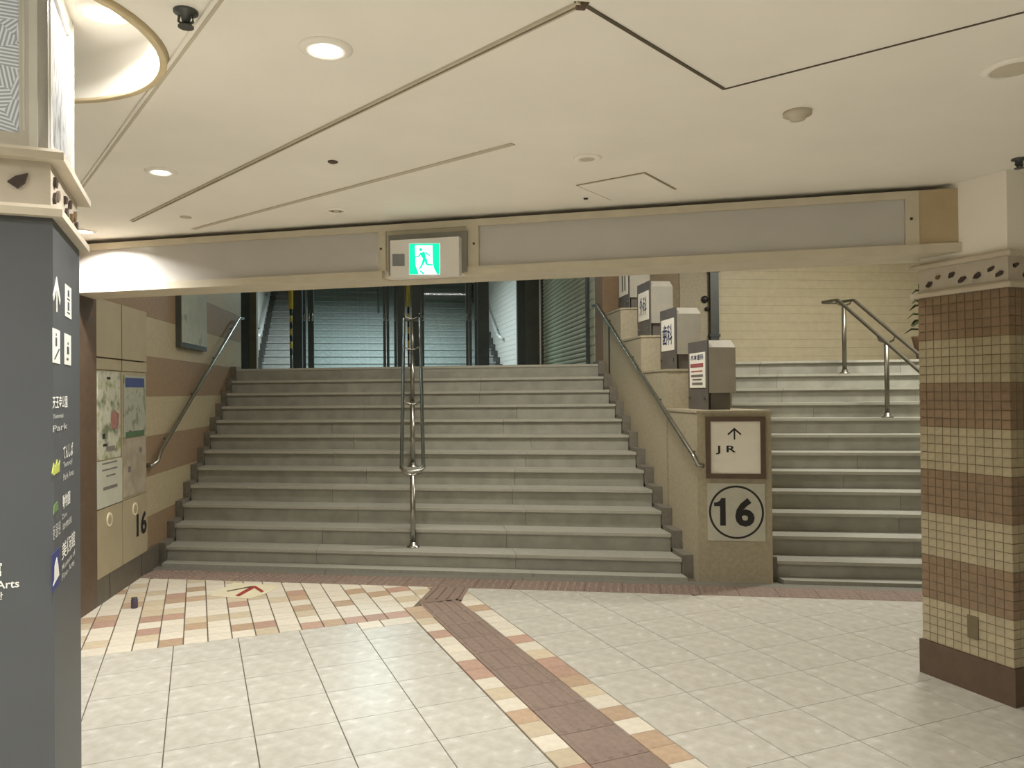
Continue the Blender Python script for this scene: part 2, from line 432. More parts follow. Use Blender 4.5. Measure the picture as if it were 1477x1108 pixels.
hatch = thing('ceiling_hatch', 'square access hatch flush in the cream ceiling beside a downlight', 'hatch', (sum(v.x for v in c4)/4, sum(v.y for v in c4)/4, ZC), R(47.7))
MB().box(-.2, .2, -.2, .2, -.003, -.0005).build('hatch_frame', mat('hatch_frame_paint', (150, 138, 112), .7), hatch)
MB().box(-.19, .19, -.19, .19, -.006, -.001).build('hatch_panel', m_ceil, hatch)

def downlight(px, py, r_out, r_in, on, label, watts=1.0, z=ZC, loc=None):
    p = Vector(loc) if loc else onz(px, py, z)
    t = thing('downlight', label, 'downlight', (p.x, p.y, z), 0, 'ceiling downlights')
    MB().lathe([(r_in, -.002), (r_in, -.008), (r_out*.8, -.012), (r_out, -.002), (r_out, 0)], seg=28).build('trim_ring', m_ceil, t, True)
    MB().lathe([(r_in*.98, 0), (r_in*.98, -.006), (.001, -.0065)], seg=24).build('lens', m_lampon if on else m_lampoff, t)
    if on: lamp('downlight_lamp', 'AREA', (0, 0, -.016), DOWN_W*watts, DOWN_C, t, r_in*1.8)
    return t
downlight(470, 70, .085, .05, True, 'lit downlight on plain ceiling between sprinkler and dark ceiling joint')
downlight(232, 247, .075, .042, True, 'lit downlight between two diagonal ceiling battens')
downlight(122, 333, .075, .045, True, 'lit downlight close to the beam beside the charcoal pillar')
downlight(150, 17, .085, .05, True, 'lit downlight inside the round ceiling recess', .2, ZR)
d = downlight(847, 228, .068, .036, False, 'unlit downlight with shiny lens beside the square access hatch')
d = downlight(1462, 98, .10, .07, False, 'large unlit downlight over the tiled brown and cream pillar')
d = downlight(485, 303, .068, .05, False, 'unlit twin-eyed downlight close to the illuminated exit sign')
for k in (-1, 1): MB().lathe([(.01, -.0075), (.008, -.0095), (.001, -.010)], (k*.022, 0, 0), 10).build('lamp_eye', m_groove, d)
# the lit row of ceiling downlights goes on behind and beside the photographer, at the same height and spacing
for n_, (X, D, wt) in enumerate(((-1.9, .9, 1.1), (-.4, .75, 1.1), (-2.0, -.8, 1.1), (-.3, -.9, 1.1), (1.3, -.9, .8), (-3.7, .4, 1.1), (-2.0, -2.4, 1.0), (.3, -2.5, 1.0))):
    p = camframe(X, D); lamp('passage_downlight_%d_offscreen' % (n_+1), 'AREA', (p.x, p.y, ZC-.016), DOWN_W*wt, DOWN_C, None, .09)
def ceil_small(name, px, py, label, prof, m, cat):
    p = onz(px, py, ZC); o = MB().lathe(prof, seg=18).build(name, m, None, True); o.location = (p.x, p.y, ZC); return tag(o, label, cat)
ceil_small('smoke_detector', 1150, 162, 'round beige smoke detector on bare ceiling between the downlights', [(.055, 0), (.055, -.012), (.035, -.016), (.03, -.03), (.001, -.034)], m_ceil_trim, 'detector')
ceil_small('ceiling_nozzle', 480, 233, 'small brown nozzle in the ceiling between two battens', [(.024, 0), (.024, -.004), (.012, -.010), (.001, -.012)], m_dbrown, 'nozzle')
ceil_small('ceiling_plug', 268, 313, 'small flat disc on the ceiling near the fascia beam', [(.034, 0), (.034, -.004), (.001, -.006)], m_ceil_trim, 'disc')
ceil_small('ceiling_sensor', 845, 286, 'tiny black sensor dot beside the access hatch', [(.014, 0), (.012, -.006), (.001, -.008)], m_black, 'sensor')
def sprinkler(px, py, label):
    p = onz(px, py, ZC); t = thing('sprinkler', label, 'sprinkler', (p.x, p.y, ZC), 0, 'ceiling sprinklers')
    MB().lathe([(.034, 0), (.034, -.006), (.014, -.012), (.011, -.034), (.001, -.034)], seg=16).build('body', m_dsteel, t, True)
    MB().tube([(-.018, 0, -.012), (-.02, 0, -.03), (0, 0, -.044)], .004, 6).tube([(.018, 0, -.012), (.02, 0, -.03), (0, 0, -.044)], .004, 6).build('yoke', m_dsteel, t)
    MB().lathe([(.022, -.044), (.022, -.047), (.001, -.047)], seg=12).build('deflector', m_dsteel, t)
sprinkler(268, 16, 'dark metal sprinkler head beside the wide ceiling batten')
sprinkler(1470, 229, 'dark metal sprinkler head above the brown and cream pillar')
for px, py in ((838, 6),):
    p = onz(px, py, ZC); tag(MB().prism([(-.012, -.008), (.012, -.008), (.012, .008), (-.012, .008)], -.014, 0, [(-.022, -.014), (.022, -.014), (.022, .014), (-.022, .014)]).build('ceiling_bracket', m_dbrown), 'small brown bracket where two ceiling joints meet', 'bracket').location = (p.x, p.y, ZC)

# ------------------------------------------------------------------ fascia beam
bt = thing('ceiling_beam', 'long fascia beam with glossy grey panels crossing before the stairs', 'beam', (BM.x, BM.y, 0), math.atan2(BD.y, BD.x), kind='structure')
XL, XR = -3.5, (BE-BM).length+.02
ZB = 2.318
e0, e1 = bmx(553), bmx(668)
xm0, xm1 = bmx(545), bmx(556); xm2, xm3 = bmx(672), bmx(690); xr0, xr1 = bmx(1306), bmx(1326)
MB().box(XL, XR, .03, .32, ZB+.01, ZC-.03).build('beam_core', m_wallp, bt)
MB().box(XL, XR, .16, .32, ZC-.03, 4.45).build('beam_core', m_wallp, bt)
MB().box(XR+.5, XR+6.2, .0, .32, ZB, 4.45).build('beam_core', m_fascia, bt)
MB().box(XL, XR, -.001, .16, ZC, ZC+.012).build('gap_soffit', m_ceil, bt)
MB().box(XL, xr1, 0, .03, ZC-.07, ZC-.028).build('top_rail', m_fascia, bt)
MB().box(XL, e0-.005, -.012, .32, ZB, ZB+.05).build('bottom_rail', m_fascia, bt)
MB().box(e1+.005, XR, -.012, .32, ZB, ZB+.05).build('bottom_rail', m_fascia, bt)
MB().box(e0-.005, e1+.005, .12, .32, ZB, ZB+.02).build('bottom_rail', m_fascia, bt)
for a, b in ((xm0, xm1), (xm2, xm3), (xr0, xr1)): MB().box(a, b, 0, .03, ZB+.05, ZC-.07).build('mullion', m_fascia, bt)
MB().box(xm1, xm2, .012, .03, ZB+.05, ZC-.07).build('sign_backing', m_fascia, bt)
MB().box(XL, xm0, .018, .032, ZB+.05, ZC-.07).build('fascia_panel', m_fpanel, bt)
MB().box(xm3, xr0, .018, .032, ZB+.05, ZC-.07).build('fascia_panel', m_fpanel, bt)
MB().box(xr1, XR, .004, .03, ZB+.05, ZC-.028).build('end_panel', m_fend, bt)
for a in (xm0+.02, xm2+.05, xr0+.03, ):
    MB().tube([(a, .001, 2.51), (a, -.003, 2.51)], .008, 8).build('screw', m_groove, bt)

# ------------------------------------------------------------------ exit sign
SP = BM-BN*.075
sgv = lambda px, py: onpl(px, py, SP, BN)
xs0, xs1 = (sgv(563, 372)-SP).dot(BD), (sgv(662, 372)-SP).dot(BD); zt = sgv(612, 344).z; zb = sgv(612, 400).z
xt = thing('exit_sign', 'green and white running-man exit sign glowing on the fascia beam', 'exit sign', (BM.x+BD.x*xs0, BM.y+BD.y*xs0, 0), math.atan2(BD.y, BD.x))
W, Hh = xs1-xs0, zt-zb
MB().box(-.035, W+.035, -.02, .012, zb+.03, zt+.045).build('housing', mat('grey_housing', (138, 136, 128), .5), xt)
MB().box(0, W, -.075, -.02, zb, zt).build('body', mat('sign_face', (236, 231, 224), .4, var=.02), xt)
def sg(x, y): return ((x-185)/1035*W, zb+(800-y-(x-185)*.045)/585*Hh*.985)
def sgpoly(name, pts, m, d=.077, par=None):
    g = MB()
    for poly in pts:
        if not isinstance(poly[0], tuple): poly = [poly]
        g.ext([sg(*p) for p in poly], (0, 0, 0), X_, Z_, -Y_, d-.002, d)
    g.build(name, m, par or xt)
def seg(a, b, w1, w2):
    a, b = Vector(a), Vector(b); t = (b-a).normalized(); n = Vector((-t.y, t.x))
    return [tuple(a+n*w1), tuple(b+n*w2), tuple(b-n*w2), tuple(a-n*w1)]
sgpoly('grey_window', [[(218, 415), (405, 415), (405, 605), (218, 605)]], mat('grey_sensor', (140, 142, 142), .5))
sgpoly('lit_panel', [[(478, 262), (935, 262), (935, 735), (478, 735)]], m_exitw)
sgpoly('green_field', [[(480, 264), (565, 264), (575, 600), (620, 733), (480, 733)], [(830, 264), (933, 264), (933, 733), (895, 733), (850, 640), (835, 560)], [(565, 264), (830, 264), (830, 288), (565, 288)]], m_green, .079)
sgpoly('running_figure', [[(655+24*math.cos(k*.7), 355+24*math.sin(k*.7)) for k in range(9)], seg((675, 398), (715, 500), 40, 22), seg((660, 405), (622, 462), 12, 10), seg((622, 462), (572, 468), 10, 8),
       seg((728, 400), (792, 452), 12, 9), seg((708, 495), (680, 575), 22, 14), seg((680, 575), (632, 652), 14, 10), seg((722, 495), (745, 585), 22, 14), seg((745, 585), (835, 590), 13, 10), seg((642, 680), (700, 728), 12, 12)], m_green, .081)

# ------------------------------------------------------------------ stairs
def stair(name, label, xs, left_skirt, right_skirt):
    t = thing(name, label, 'stairs', (xs[0], ql(xs[0]), 0)); ox, oy = xs[0], ql(xs[0])
    def pc(nm, x0, x1, b0, b1, z0, z1, m):
        MB().prism([(x0-ox, ql(x0, b0)-oy), (x1-ox, ql(x1, b0)-oy), (x1-ox, ql(x1, b1)-oy), (x0-ox, ql(x0, b1)-oy)], z0, z1).build(nm, m, t)
    for k in range(12):
        z = RI*(k+1); b = TR*k
        j = [xs[0]]+[x+random.uniform(-.25, .25) for x in xs[1:-1]]+[xs[-1]]
        for a, c in zip(j[:-1], j[1:]):
            pc('step_riser', a+.001, c-.002, b+.026, b+.10, (z-RI-.01) if k else -.004, z-.03, m_riser)
            pc('step_tread', a+.001, c-.002, b+.006, b+TR+.04, z-.034, z, m_tread)
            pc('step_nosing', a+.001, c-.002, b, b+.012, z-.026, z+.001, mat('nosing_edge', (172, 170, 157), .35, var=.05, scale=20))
        for sk in (left_skirt, right_skirt):
            if sk: pc('skirting_stone', sk[0], sk[1], b-.015, b+TR+.02, z-RI-.06 if k else -.004, z+.035, m_skirt)
    for a, c in zip(xs[:-1], xs[1:]): pc('base_slab', a+.001, c-.002, -.13, .05, -.004, .03, m_tread)
    MB().prism([(xs[0]-ox, ql(xs[0], .1)-oy), (xs[-1]-ox, ql(xs[-1], .1)-oy), (xs[-1]-ox, ql(xs[-1], 2.9)-oy), (xs[0]-ox, ql(xs[0], 2.9)-oy)], -.02, .1).build('stair_base', m_skirt, t)
    return t
stair('staircase', 'wide grey granite stairs with centre handrail rising between left wall and divider', (LX+.075, -.75, 1.0, DX0-.085), (LX+.002, LX+.074), (DX0-.084, DX0-.002))
stair('staircase', 'grey granite stairs between sign-box divider and tiled pillar', (DX1+.085, 4.25, 5.7, RX), (DX1+.002, DX1+.084), None)
lz = RI*12+.001
b12 = TR*11
MB_l = MB().prism([(-3.4, ql(-3.4, b12+.3)), (LX+.0, ql(LX, b12+.3)), (LX, ql(LX, b12+.01)), (DX0, ql(DX0, b12+.01)), (DX0, 17.2), (-3.4, 17.2)], lz-.25, lz-.002)
ld = struct('floor_landing', MB_l, m_riser, 'grey stone landing at the top of the stairs')
MB().prism([(DX0+.01, ql(DX0, b12+.30)), (RX, ql(RX, b12+.30)), (RX, 10.3), (DX0+.01, 10.3)], lz-.25, lz-.002).build('landing_slab', m_riser, ld)

# ------------------------------------------------------------------ left wall, panels, sign
WE = 11.1; WS = 5.36
wl = struct('wall_left', MB().box(LX-.35, LX-.012, WS, WE, -.1, 4.45), m_grout, 'banded brown and cream tiled wall along the left side of the stairs')
z = .85-.73
k = -2
while z < 4.4:
    z1 = min(z+.365, 4.44); 
    MB().box(LX-.012, LX, 5.95, WE, max(z, 0)+.001, z1-.001).build('tile_band', m_brown if k % 2 == 0 else m_cream, wl); z = z1 if z1 < 4.44 else 9; k += 1
MB().box(LX-.02, LX+.03, WS, onx(140, 600, LX+.03).y-.01, -.002, 4.45).build('corner_pilaster', m_dbrown, wl)
MB().box(LX-.35, LX, WE, WE+.02, 1.9, 4.45).build('wall_end', m_dbrown, wl)
bb = struct('baseboard_left', MB().box(LX-.01, LX+.028, onx(140, 600, LX+.03).y-.008, 7.5, -.002, .2), m_base, 'dark stone baseboard under the wall panels', 'baseboard')
for k in range(1, 3): MB().box(LX+.026, LX+.0295, WS+.29+k*.7, WS+.295+k*.7, 0, .2).build('joint', m_black, bb)
def wy(px, py, off=.04): return onx(px, py, LX+off).y
p0, p1, p2 = wy(141, 600), wy(178, 600), wy(214, 600)
def wz(px, py): return onx(px, py, LX+.03).z
zt_, zm_, zl_ = 2.335, 1.885, wz(142, 736)
cols = [(p0, p1, 'wall panel with faded park map poster above a white notice'), (p1, p2, 'wall panel with blue-headed map poster and black exit number below')]
pans = []
for a, b, lb in cols:
    t = thing('wall_panel', 'tall beige '+lb, 'panel', (LX, (a+b)/2, .2)); h = (b-a)/2-.008
    MB().box(.002, .03, -h, h, zm_+.006-.2, zt_-.2).build('upper_panel', m_panel, t)
    MB().box(.002, .03, -h, h, 1.79-.2+.004, zm_-.006-.2).build('header_panel', m_panel, t)
    MB().box(.002, .022, -h, h, zl_-.2, 1.79-.2).build('backing_panel', m_panel, t)
    MB().box(.002, .03, -h, h, .002, zl_-.2-.004).build('lower_panel', m_panel, t)
    MB().tube([(.03, -.02, .42), (.035, -.02, .42)], .055, 20).build('round_badge', m_coping, t)
    MB().tube([(.034, -.02, .42), (.0365, -.02, .42)], .038, 20).build('badge_ring', m_panel, t)
    pans.append((t, h))
text('exit_number', '16', m_ink, pans[1][0], (.0305, .14, .27), Y_, Z_, .25, .20, .035)
def poster(name, label, cat, a, b, z0, z1, m, off=.0225, th=.006):
    o = MB().box(0, th, -(b-a)/2, (b-a)/2, 0, z1-z0).build(name, m); o.location = (LX+off, (a+b)/2, z0); return tag(o, label, cat)
m_map1 = ramp_mat('park_map_print', [(.36, (104, 112, 88)), (.46, (168, 168, 146)), (.54, (186, 184, 168)), (.64, (140, 146, 104)), (.72, (96, 92, 84))], 6, .4)
m_map2 = ramp_mat('city_map_print', [(.36, (122, 126, 108)), (.5, (160, 162, 146)), (.62, (150, 152, 138)), (.72, (176, 172, 150))], 11, .4)
m_pink = ramp_mat('pink_map_print', [(.4, (146, 136, 118)), (.6, (164, 154, 136))], 8, .4)
zs = wz(150, 665)
po = poster('map_poster', 'faded green and white park map poster with a red patch', 'poster', p0+.03, p1-.03, zs+.01, 1.78, m_map1)
g = MB(); g.ext([(.02, .24), (.16, .22), (.2, .34), (.1, .38), (.03, .34)], (0, 0, 0), Y_, Z_, X_, .0062, .007); g.build('red_patch', mat('faded_red', (150, 108, 98), .5, var=.2, scale=14), po)
g = MB()
for a, b, c, d_ in ((-.14, .16, .05, .04), (-.13, .10, .08, .02), (-.05, .62, .07, .02), (.05, .72, .05, .03)): g.box(.0062, .007, a, a+c, b, b+d_)
g.build('print_marks', m_ink, po)
pn = poster('notice_sheet', 'plain white notice sheet pinned below the park map', 'notice', p0+.01, p1-.02, zl_+.005, zs-.005, mat('aged_white_paper', (176, 176, 160), .4, var=.06, scale=6), .0225, .012)
g = MB()
for a, b, c, d_ in ((-.07, .43, .16, .035), (-.16, .33, .30, .012), (-.16, .28, .3, .012), (-.08, .23, .18, .012), (-.14, .13, .28, .025)): g.box(.0122, .013, a, a+c, b, b+d_)
g.build('print_marks', m_greyink, pn)
po2 = poster('map_poster', 'grey-green street map poster with blue header strip', 'poster', p1+.04, p2-.03, wz(195, 630), 1.76, m_map2)
hh = 1.76-wz(195, 630)
MB().box(.0062, .0075, -.22, .22, hh-.10, hh-.02).build('blue_header', mat('blue_print', (62, 76, 120), .4), po2)
MB().box(.0062, .0075, -.22, .22, .002, .05).build('green_footer', mat('green_print', (74, 100, 74), .4), po2)
pp = poster('map_poster', 'pale pink area map poster below the green strip', 'poster', p1+.04, p2-.03, zl_+.02, wz(195, 630)-.012, m_pink)
g = MB()
for a, b, c, d_ in ((-.15, .5, .06, .05), (-.17, .2, .06, .05), (.1, .35, .05, .04)): g.box(.0062, .007, a, a+c, b, b+d_)
g.build('print_marks', m_greyink, pp)
y0, y1 = onx(262, 480, LX+.06).y, onx(299, 480, LX+.06).y
ws = thing('wall_sign', 'tall pale grey sign box on the tiled wall above the handrail', 'sign', (LX, (y0+y1)/2, 2.08))
h = (y1-y0)/2
MB().box(.001, .055, -h, h, 0, .95).build('sign_case', m_dsteel, ws)
MB().box(.055, .06, -h+.015, h-.01, .05, .94).build('sign_face', ramp_mat('sign_face_print', [(.4, (150, 154, 136)), (.6, (162, 164, 148)), (.7, (120, 120, 100))], 5, .35), ws)

# ------------------------------------------------------------------ handrails
def rail_bracket(g, p, d): g.tube([p, p+d*.5-Z_*.04, p+d-Z_*.05], .008, 6)
def nose_z(x, y): return RI+(y-ql(x))/TR*RI
hr = thing('wall_handrail', 'steel handrail fixed to the banded left wall', 'handrail', (LX, 7.2, 1.0))
ya, yb = onx(232, 650, LX+.075).y, onx(345, 459, LX+.075).y
za, zb_ = onx(232, 650, LX+.075).z, onx(345, 459, LX+.075).z
pts = [(.0, ya-.15-7.2, za-.12-1), (.05, ya-.14-7.2, za-.12-1), (.075, ya-.1-7.2, za-.09-1), (.075, ya-7.2, za-1), (.075, yb-7.2, zb_-1), (.075, yb+.25-7.2, zb_+.02-1)]
MB().tube(pts, .019, 12).build('rail', m_steel, hr, True)
for f in (.1, .38, .66, .94):
    p = Vector((.075, ya+(yb-ya)*f-7.2, za+(zb_-za)*f-1)); g = MB(); rail_bracket(g, p-Z_*.015, Vector((-.075, 0, 0))); g.build('bracket', m_dsteel, hr)
hd = thing('wall_handrail', 'steel handrail along the beige divider wall', 'handrail', (DX0, 7, 1))
A1, A2 = onx(1000, 657, DX0-.075), onx(862, 440, DX0-.075); s_ = (A2-A1).normalized()
A0 = A1-s_*.05
MB().tube([A0-hd.location+Vector((.07, 0, -.06)), A0-hd.location+Vector((.02, 0, -.05)), A0-hd.location, A1-hd.location, A2-hd.location, A2-hd.location+Vector((0, .25, .02))], .019, 12).build('rail', m_steel, hd, True)
for f in (.05, .32, .6, .9):
    p = A1.lerp(A2, f)-hd.location; g = MB(); rail_bracket(g, p-Z_*.015, Vector((.075, 0, 0))); g.build('bracket', m_dsteel, hd)
# inset groove strip behind the divider rail
def double_rail(label, xc, hw, yl, yh, zoff, posts, low_ext, top_ext, m_steel=m_steel):
    t = thing('stair_railing', label, 'handrail', (xc, yl, 0))
    zl = nose_z(xc, yl)+zoff; zh = nose_z(xc, yh)+zoff
    pl = []
    for sx in (-1, 1):
        x = sx*hw; pl.append([(x, -low_ext, zl-.02), (x, 0, zl), (x, yh-yl, zh), (x, yh-yl+top_ext, zh+.01)])
    lo = [(-hw*.7, -low_ext-.05, zl-.05), (0, -low_ext-.06, zl-.055), (hw*.7, -low_ext-.05, zl-.05)]
    hi = [(hw*.8, yh-yl+top_ext+.03, zh+.01), (-hw*.8, yh-yl+top_ext+.03, zh+.01)]
    MB().tube(pl[0][::-1]+lo+pl[1]+hi, .019, 12, True).build('rail_loop', m_steel, t, True)
    for y, zfoot in posts:
        zt = nose_z(xc, y)+zoff; yy = y-yl
        g = MB().tube([(0, yy, zfoot), (0, yy, zt-.09)], .024, 12); g.build('post', m_steel, t, True)
        MB().lathe([(.06, 0), (.06, .008), (.035, .02), (.03, .05), (.001, .05)], (0, yy, zfoot), 16).build('base_flange', m_steel, t, True)
        g = MB().tube([(-hw, yy, zt-.01), (-hw*.8, yy, zt-.06), (0, yy, zt-.09), (hw*.8, yy, zt-.06), (hw, yy, zt-.01)], .011, 8); g.build('cradle', m_steel, t, True)
        MB().lathe([(.02, -.005), (.018, .006), (.001, .01)], (0, yy, zt-.082), 10).build('cap', m_steel, t, True)
    return t
xc = .0
def tread_z(x, y): return RI*(math.floor((y-ql(x)-.001)/TR)+1)
pys = [ql(xc)+.12, ql(xc)+.12+TR*4, ql(xc)+.12+TR*8, ql(xc)+.15+TR*11]
cp = onz(596, 790, RI)
double_rail('steel double handrail on posts down the middle of the wide stairs', cp.x, .10, cp.y+.05, ql(cp.x)+TR*11, .61, [(y, min(tread_z(cp.x, y), RI*12)) for y in [cp.y+.02+TR*k for k in (0, 4, 8)]]+[(ql(cp.x)+TR*11+.16, RI*12)], .12, .25)
double_rail('dark steel double handrail beside the tiled pillar and potted plant', 4.93, .10, ql(4.93)+.2, ql(4.93)+TR*10.3, .80, [(y, tread_z(4.93, y)) for y in (ql(4.93)+TR*3+.12, ql(4.93)+TR*7+.12, ql(4.93)+TR*10+.12)], .2, .32, mat('dull_steel', (120, 116, 104), .38, .85, var=.06))

# ------------------------------------------------------------------ divider wall with terraces, sign boxes
dv = struct('wall_divider', MB().prism([(DX0, ql(DX0, -.13)), (DX1, ql(DX1, -.13)), (DX1, ql(DX1, .6)), (DX0, ql(DX0, .6))], -.1, 1.40), m_beige, 'stepped beige divider wall between the two flights of stairs')
BS = .775; TOPS = [1.42+.37*k for k in range(4)]
for k in range(4):
    b0 = -.13+BS*k; b1 = b0+BS if k < 3 else 3.01
    if k: MB().prism([(DX0, ql(DX0, b0)), (DX1, ql(DX1, b0)), (DX1, ql(DX1, b1)), (DX0, ql(DX0, b1))], -.1, TOPS[k]-.02).build('terrace_block', m_beige, dv)
    MB().prism([(DX0-.008, ql(DX0, b0)-.008), (DX1+.008, ql(DX1, b0)-.008), (DX1+.008, ql(DX1, b1)), (DX0-.008, ql(DX0, b1))], TOPS[k]-.02, TOPS[k]).build('coping', m_beige, dv)
# joint line
jy = onx(879, 520, DX0).y
MB().box(DX0-.003, DX0+.01, jy-.03, jy+.03, 1.70, 2.36).build('joint_strip', m_black, dv)

def sign_box(k, label, draw):
    y = 6.255+.79*k; t = thing('sign_box', label, 'sign box', (2.50, y, TOPS[k]), 0, 'sign boxes stepping up the divider')
    w_, L_ = .24, .46
    MB().box(.02, w_-.045, .02, L_-.03, 0, .15).build('foot', m_boxdark, t)
    MB().box(.0, w_, 0, L_, .145, .535).build('case', m_boxsteel, t)
    MB().prism([(0, 0), (w_, 0), (w_, L_), (0, L_)], .535, .60, [(.02, .07), (w_-.01, .07), (w_-.01, L_-.05), (.02, L_-.05)]).build('hood', m_boxsteel, t)
    MB().box(-.012, .0, -.002, L_+.002, .0, .60).build('face_frame', m_boxdark, t)
    fp = MB().box(-.018, -.012, .04, L_-.05, .19, .50).build('sign_face', m_white, t)
    for yy in (.06, L_-.04): MB().tube([(-.012, yy, .1), (-.024, yy, .1)], .014, 10).build('bolt', m_steel, t)
    draw(t, fp, L_); return t
def d_clinic(t, fp, L): text('lettering', '歯科', m_navy, fp, (-.0185, L/2-.005, .345), -Y_, Z_, .29, .2, .012)
def d_clinic2(t, fp, L): text('lettering', '外科', m_navy, fp, (-.0185, L/2-.005, .345), -Y_, Z_, .25, .2, .008)
def d_first(t, fp, L):
    text('lettering', '木本歯科', m_navy, fp, (-.0185, L/2-.005, .46), -Y_, Z_, .31, .05, .01)
    g = MB()
    for y_, z_, wd, hd_ in ((.08, .37, .31, .035), (.10, .33, .27, .012)): g.box(-.0192, -.018, y_, y_+wd, z_, z_+hd_)
    g.build('red_print', m_redink, fp)
    g = MB()
    for y_, z_, wd, hd_ in ((.09, .285, .28, .022), (.12, .255, .22, .014), (.10, .215, .25, .022)): g.box(-.0192, -.018, y_, y_+wd, z_, z_+hd_)
    g.build('grey_print', m_greyink, fp)
def d_last(t, fp, L):
    g = MB()
    for y_, z_, wd, hd_ in ((.12, .24, .05, .22), (.22, .24, .06, .22)): g.box(-.0192, -.018, y_, y_+wd, z_, z_+hd_)
    g.build('grey_print', m_greyink, fp)
sign_box(0, 'grey sign box with bright hood and multi-line notice, on the lowest terrace', d_first)
sign_box(1, 'grey sign box with large dark blue characters, on the second terrace', d_clinic)
sign_box(2, 'grey sign box with thin dark blue characters, on the third terrace', d_clinic2)
sign_box(3, 'grey sign box with faint grey print, on the highest terrace beneath the beam', d_last)

# JR direction sign and exit number plate on the divider front
FO = Vector((DX0, ql(DX0, -.13), 0)); FN = -UN
def fx(px, py): v = onpl(px, py, FO, FN); return (v-FO).dot(UD), v.z
rzd = math.atan2(UD.y, UD.x)
a0, zt0 = fx(1017, 601); a1, _ = fx(1103, 601); _, zb0 = fx(1060, 690)
js = thing('direction_sign', 'white direction sign with up arrow and JR in a dark brown frame', 'sign', (FO.x+UD.x*(a0+a1)/2, FO.y+UD.y*(a0+a1)/2, zb0), rzd)
w2 = (a1-a0)/2; hh = zt0-zb0; fr = .04
MB().box(-w2, w2, -.03, .0, hh-fr, hh).build('frame_top', m_dbrown, js); MB().box(-w2, w2, -.03, .0, 0, fr).build('frame_bottom', m_dbrown, js)
MB().box(-w2, -w2+fr, -.03, 0, fr, hh-fr).build('frame_side', m_dbrown, js); MB().box(w2-fr, w2, -.03, 0, fr, hh-fr).build('frame_side', m_dbrown, js)
jp = MB().box(-w2+fr, w2-fr, -.018, 0, fr, hh-fr).build('sign_face', m_white, js)
ac, az = fx(1059, 636); ac -= (a0+a1)/2; at = fx(1059, 617)[1]-zb0; ab_ = fx(1059, 634)[1]-zb0
g = MB()
g.box(ac-.006, ac+.006, -.0195, -.018, ab_, at-.004)
for sx in (-1, 1): g.ext([(ac, at), (ac, at-.018), (ac+sx*.05, at-.062), (ac+sx*.055, at-.05)], (0, 0, 0), X_, Z_, -Y_, .018, .0195)
g.build('arrow', m_ink, jp)
jx0, jz = fx(1032, 649); jx1, _ = fx(1061, 649)
text('lettering', 'J R', m_ink, jp, ((jx0+jx1)/2-(a0+a1)/2, -.0185, jz-zb0), X_, Z_, jx1-jx0, .072, .02)
a0, zt1 = fx(1020, 697); a1, _ = fx(1103, 697); zb1 = fx(1060, 780)[1]
np_ = thing('number_plate', 'square plate with circled exit number 16 on the divider', 'sign', (FO.x+UD.x*(a0+a1)/2, FO.y+UD.y*(a0+a1)/2, zb1), rzd)
w2 = (a1-a0)/2; hh = zt1-zb1
pl = MB().box(-w2, w2, -.012, 0, 0, hh).build('plate', m_offw, np_)
g = MB(); rr = w2*.955; n = 48
for k in range(n):
    a, b = 2*math.pi*k/n, 2*math.pi*(k+1)/n
    g.ext([(rr*math.cos(a), hh/2+rr*math.sin(a)), (rr*math.cos(b), hh/2+rr*math.sin(b)), (rr*.925*math.cos(b), hh/2+rr*.925*math.sin(b)), (rr*.925*math.cos(a), hh/2+rr*.925*math.sin(a))], (0, 0, 0), X_, Z_, -Y_, .012, .0135)
g.build('ring', m_ink, pl)
nx = lambda x, y: ((x-290)/230*w2, hh/2+(830-y)/230*w2)
MB().ext([nx(*p) for p in ((205, 942), (160, 942), (160, 782), (112, 782), (112, 752), (140, 748), (160, 735), (170, 714), (205, 714))], (0, 0, 0), X_, Z_, -Y_, .012, .0135).build('number', m_ink, pl)
text('number', '6', m_ink, pl, ((358-290)/230*w2, -.0125, hh/2), X_, Z_, 155/230*w2, 236/230*w2, .035)

# ------------------------------------------------------------------ pillars
PH = .26; AZ = PHI-R(90)                   # local x = B, local y = A
def capital(t, stones_side, stones_front, wall_face):
    for z0, z1, e in ((2.095, 2.128, .028), (2.252, 2.285, .032)):
        h = PH+e; k = h-.014
        MB().prism([(-h, -h), (h, -h), (h, h), (-h, h)], z0, z1-.012).prism([(-h, -h), (h, -h), (h, h), (-h, h)], z1-.012, z1, [(-k, -k), (k, -k), (k, k), (-k, k)]).build('ledge', m_ledge, t)
    MB().box(-PH+.005, PH-.005, -PH+.005, PH-.005, 2.128, 2.252).build('capital_band', m_plaster, t)
def stone(t, face, u, zc, r, seed, m=None):
    rn = random.Random(seed); n = 6
    pts = []
    a0 = rn.uniform(0, 6)
    for k in range(n):
        a = a0+k*2*math.pi/n+rn.uniform(-.25, .25); q = r*rn.uniform(.6, 1.15); x, y = math.cos(a)*q*1.35, math.sin(a)*q*.8
        pts.append((u+x*.85-y*.5, zc+x*.5+y*.85))
    h = PH-.005
    org, rx, nn = {'left': ((-h, 0, 0), -Y_, -X_), 'front': ((0, -h, 0), X_, -Y_), 'right': ((h, 0, 0), Y_, X_)}[face]
    MB().ext(pts, org, rx, Z_, nn, 0, .008).build('inlay_stone', m or (m_inlay if rn.random() < .75 else m_inlay2), t)
